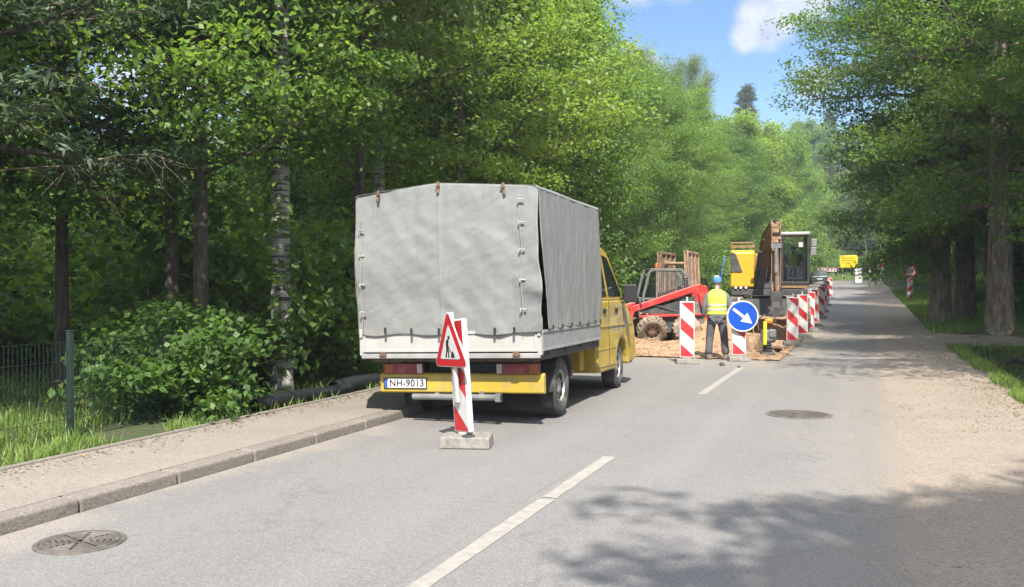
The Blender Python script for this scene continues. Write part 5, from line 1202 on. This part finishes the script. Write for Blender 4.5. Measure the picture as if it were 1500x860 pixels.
plant('birch', -17.0, 74, 1.25, .4, 'tall airy birch on the skyline left of the pointed conifer', sz=1.15)
plant('birch', -14.2, 78, 1.1, 2.4, 'smaller drooping birch on the skyline beside the tall airy birch', sz=1.15)
GQ = 'trees of the wood right of the road'; LQ = 'leafy tree in the wood behind the right roadside trees'
for row, x0 in enumerate((10, 15, 22)):
    y_ = 24+row*3
    while y_ < 128:
        plant(pr_.choice(('far', 'fard', 'fard', 'wild')), x0+pr_.uniform(-1.5, 1.5), y_+(8 if row == 0 else 0), pr_.uniform(.85, 1.1), None, LQ, 'tree', GQ); y_ += 8.5
# undergrowth
for x_, y_, k, s, lb in ((-7.75, 9.0, 'bushA', .8, 'large leaved green bush spilling over the pavement edging by the fence post'), (-8.35, 9.7, 'bushA', .85, 'leafy bush at the foot of the slim maple'),
                      (-9.2, 10.9, 'bushC', .55, 'leafy bush between the slim maple and the birch'), (-8.6, 13.2, 'bushC', .72, 'dark bush right of the birch behind the black pipe')):
    plant(k, x_, y_, s, None, lb, 'bush')
GU = 'bushes of the undergrowth left of the pavement'; LU = 'leafy undergrowth bush in the wood left of the road'
for i in range(64):
    y_ = 12.5+i*1.75+pr_.uniform(-.6, .6); x_ = -8.7-pr_.random()**1.5*4 if y_ < 40 else -7.4-pr_.random()*3
    if 20 < y_ < 34: x_ = min(x_, -9.7)
    plant(pr_.choice(('bushC', 'bushC', 'bushA')), x_, y_, pr_.uniform(.8, 1.5), None, LU, 'bush', GU)
for i in range(14): plant(('bushB', 'bushL')[i % 2], -12.5-pr_.random()*9, 7+i*1.2, pr_.uniform(1., 1.6), None, LU, 'bush', GU)
for i in range(12): plant('mapleB', -14-pr_.random()*9, 10+i*1.6, pr_.uniform(.34, .5), None, 'small bright green tree in the sunlit glade behind the left trees', 'tree', 'young trees in the glade')
GV = 'bushes of the undergrowth right of the road'; LV = 'leafy undergrowth bush among the trees right of the road'
for i in range(36):
    y_ = 33.5+i*2.4; plant(pr_.choice(('bushC', 'bushB')), 4.6+pr_.uniform(0, 3)+(1.5 if y_ < 42 else 0), y_, pr_.uniform(.9, 1.4), None, LV, 'bush', GV)
for i in range(12): plant('bushC', 6.8+i*1.6, 33+pr_.uniform(0, 3), pr_.uniform(1, 1.6), None, LV, 'bush', GV)
plant('bushC', 5.6, 24.2, .9, .3, 'dark bush beside the ditch at the right picture edge', 'bush')
for i in range(18): plant('bushC', -26+i*2.6, 129+pr_.uniform(0, 6), pr_.uniform(1, 1.8), None, 'leafy bush on the bank at the far end of the road', 'bush', 'bushes on the far bank')

mb = MB(); mb.box((0, 190, 14), (700, 660, 40))
hz = mb.build('haze', (hm := bpy.data.materials.new('haze_air'))); hm.use_nodes = True; hn = hm.node_tree; hn.nodes.clear()
ho = hn.nodes.new('ShaderNodeOutputMaterial'); hv = hn.nodes.new('ShaderNodeVolumePrincipled'); hv.inputs['Density'].default_value = .0008; hv.inputs['Color'].default_value = (.80, .88, 1, 1); hv.inputs['Anisotropy'].default_value = .2
hn.links.new(hv.outputs[0], ho.inputs['Volume']); tag(hz, 'thin summer haze in the air over the road', 'haze', kind='stuff')
o = leaves_obj('leaf_litter', np.stack([Xl, Yl, Zl+np.random.RandomState(1).rand(len(Xl))*.012], 1), rnd_unit(np.random.RandomState(2), len(Xl))*.35+np.array([0, 0, 1.]), .035, .022, np.random.RandomState(3), M['litter'], None, np.random.RandomState(4).rand(len(Xl))); tag(o, 'dry brown leaves and twigs scattered along the shoulder and pavement edges', 'leaf litter', kind='stuff')
# grass
def grass(name, n, fx, seed, h, label, mt='grass'):
    rs = np.random.RandomState(seed); X, Y = fx(rs, n); Z = groundz(X, Y); n = len(X)
    az = rs.uniform(0, 6.28, n); T = np.stack([np.cos(az), np.sin(az), np.zeros(n)], 1); hh = h*rs.uniform(.4, 1.3, n)
    ln_ = np.stack([rs.normal(size=n)*.35, rs.normal(size=n)*.35, np.ones(n)], 1)*hh[:, None]; b = np.stack([X, Y, Z-.01], 1); w_ = .006+.02*h
    V = np.stack([b-T*w_, b+T*w_, b+ln_*.6+T*w_*.7, b+ln_+T*.002], 1).reshape(-1, 3)
    o = np_mesh(name, V, np.arange(4*n).reshape(n, 4), M[mt], attr=np.clip(.5+rs.normal(size=n)*.22, 0, 1)); tag(o, label, 'grass', kind='stuff')
def fL(rs, n):
    X = -6.70-rs.rand(n)**1.1*6; Y = rs.uniform(1, 19, n); k = (vn(X, Y, .8)+.12+np.clip((-X-7.4)*.4, 0, .5) > 0) & ((Y < 8.2) | (rs.rand(n) < .35)); return X[k], Y[k]
grass('verge_grass', 70000, fL, 1, .13, 'green grass growing between the pavement edging and the wood')
def fR(rs, n):
    X = 2.0+rs.rand(n)**1.4*4; Y = rs.uniform(9, 26, n); k = (X > 2.05+vn(X*0+1, Y, 1.3)*.7); return X[k], Y[k]
grass('bank_grass', 45000, fR, 2, .16, 'grass on the ditch bank right of the gravel shoulder')
def fR2(rs, n): X = 1.95+rs.rand(n)**1.2*6; return X, rs.uniform(31, 75, n)
grass('roadside_grass', 40000, fR2, 3, .25, 'grass under the old lime trees along the right road edge')
def fE(rs, n): return rs.uniform(-16, 8, n), rs.uniform(124.3, 134, n)
grass('far_bank_grass', 16000, fE, 4, .5, 'sunlit grass on the bank at the end of the road')
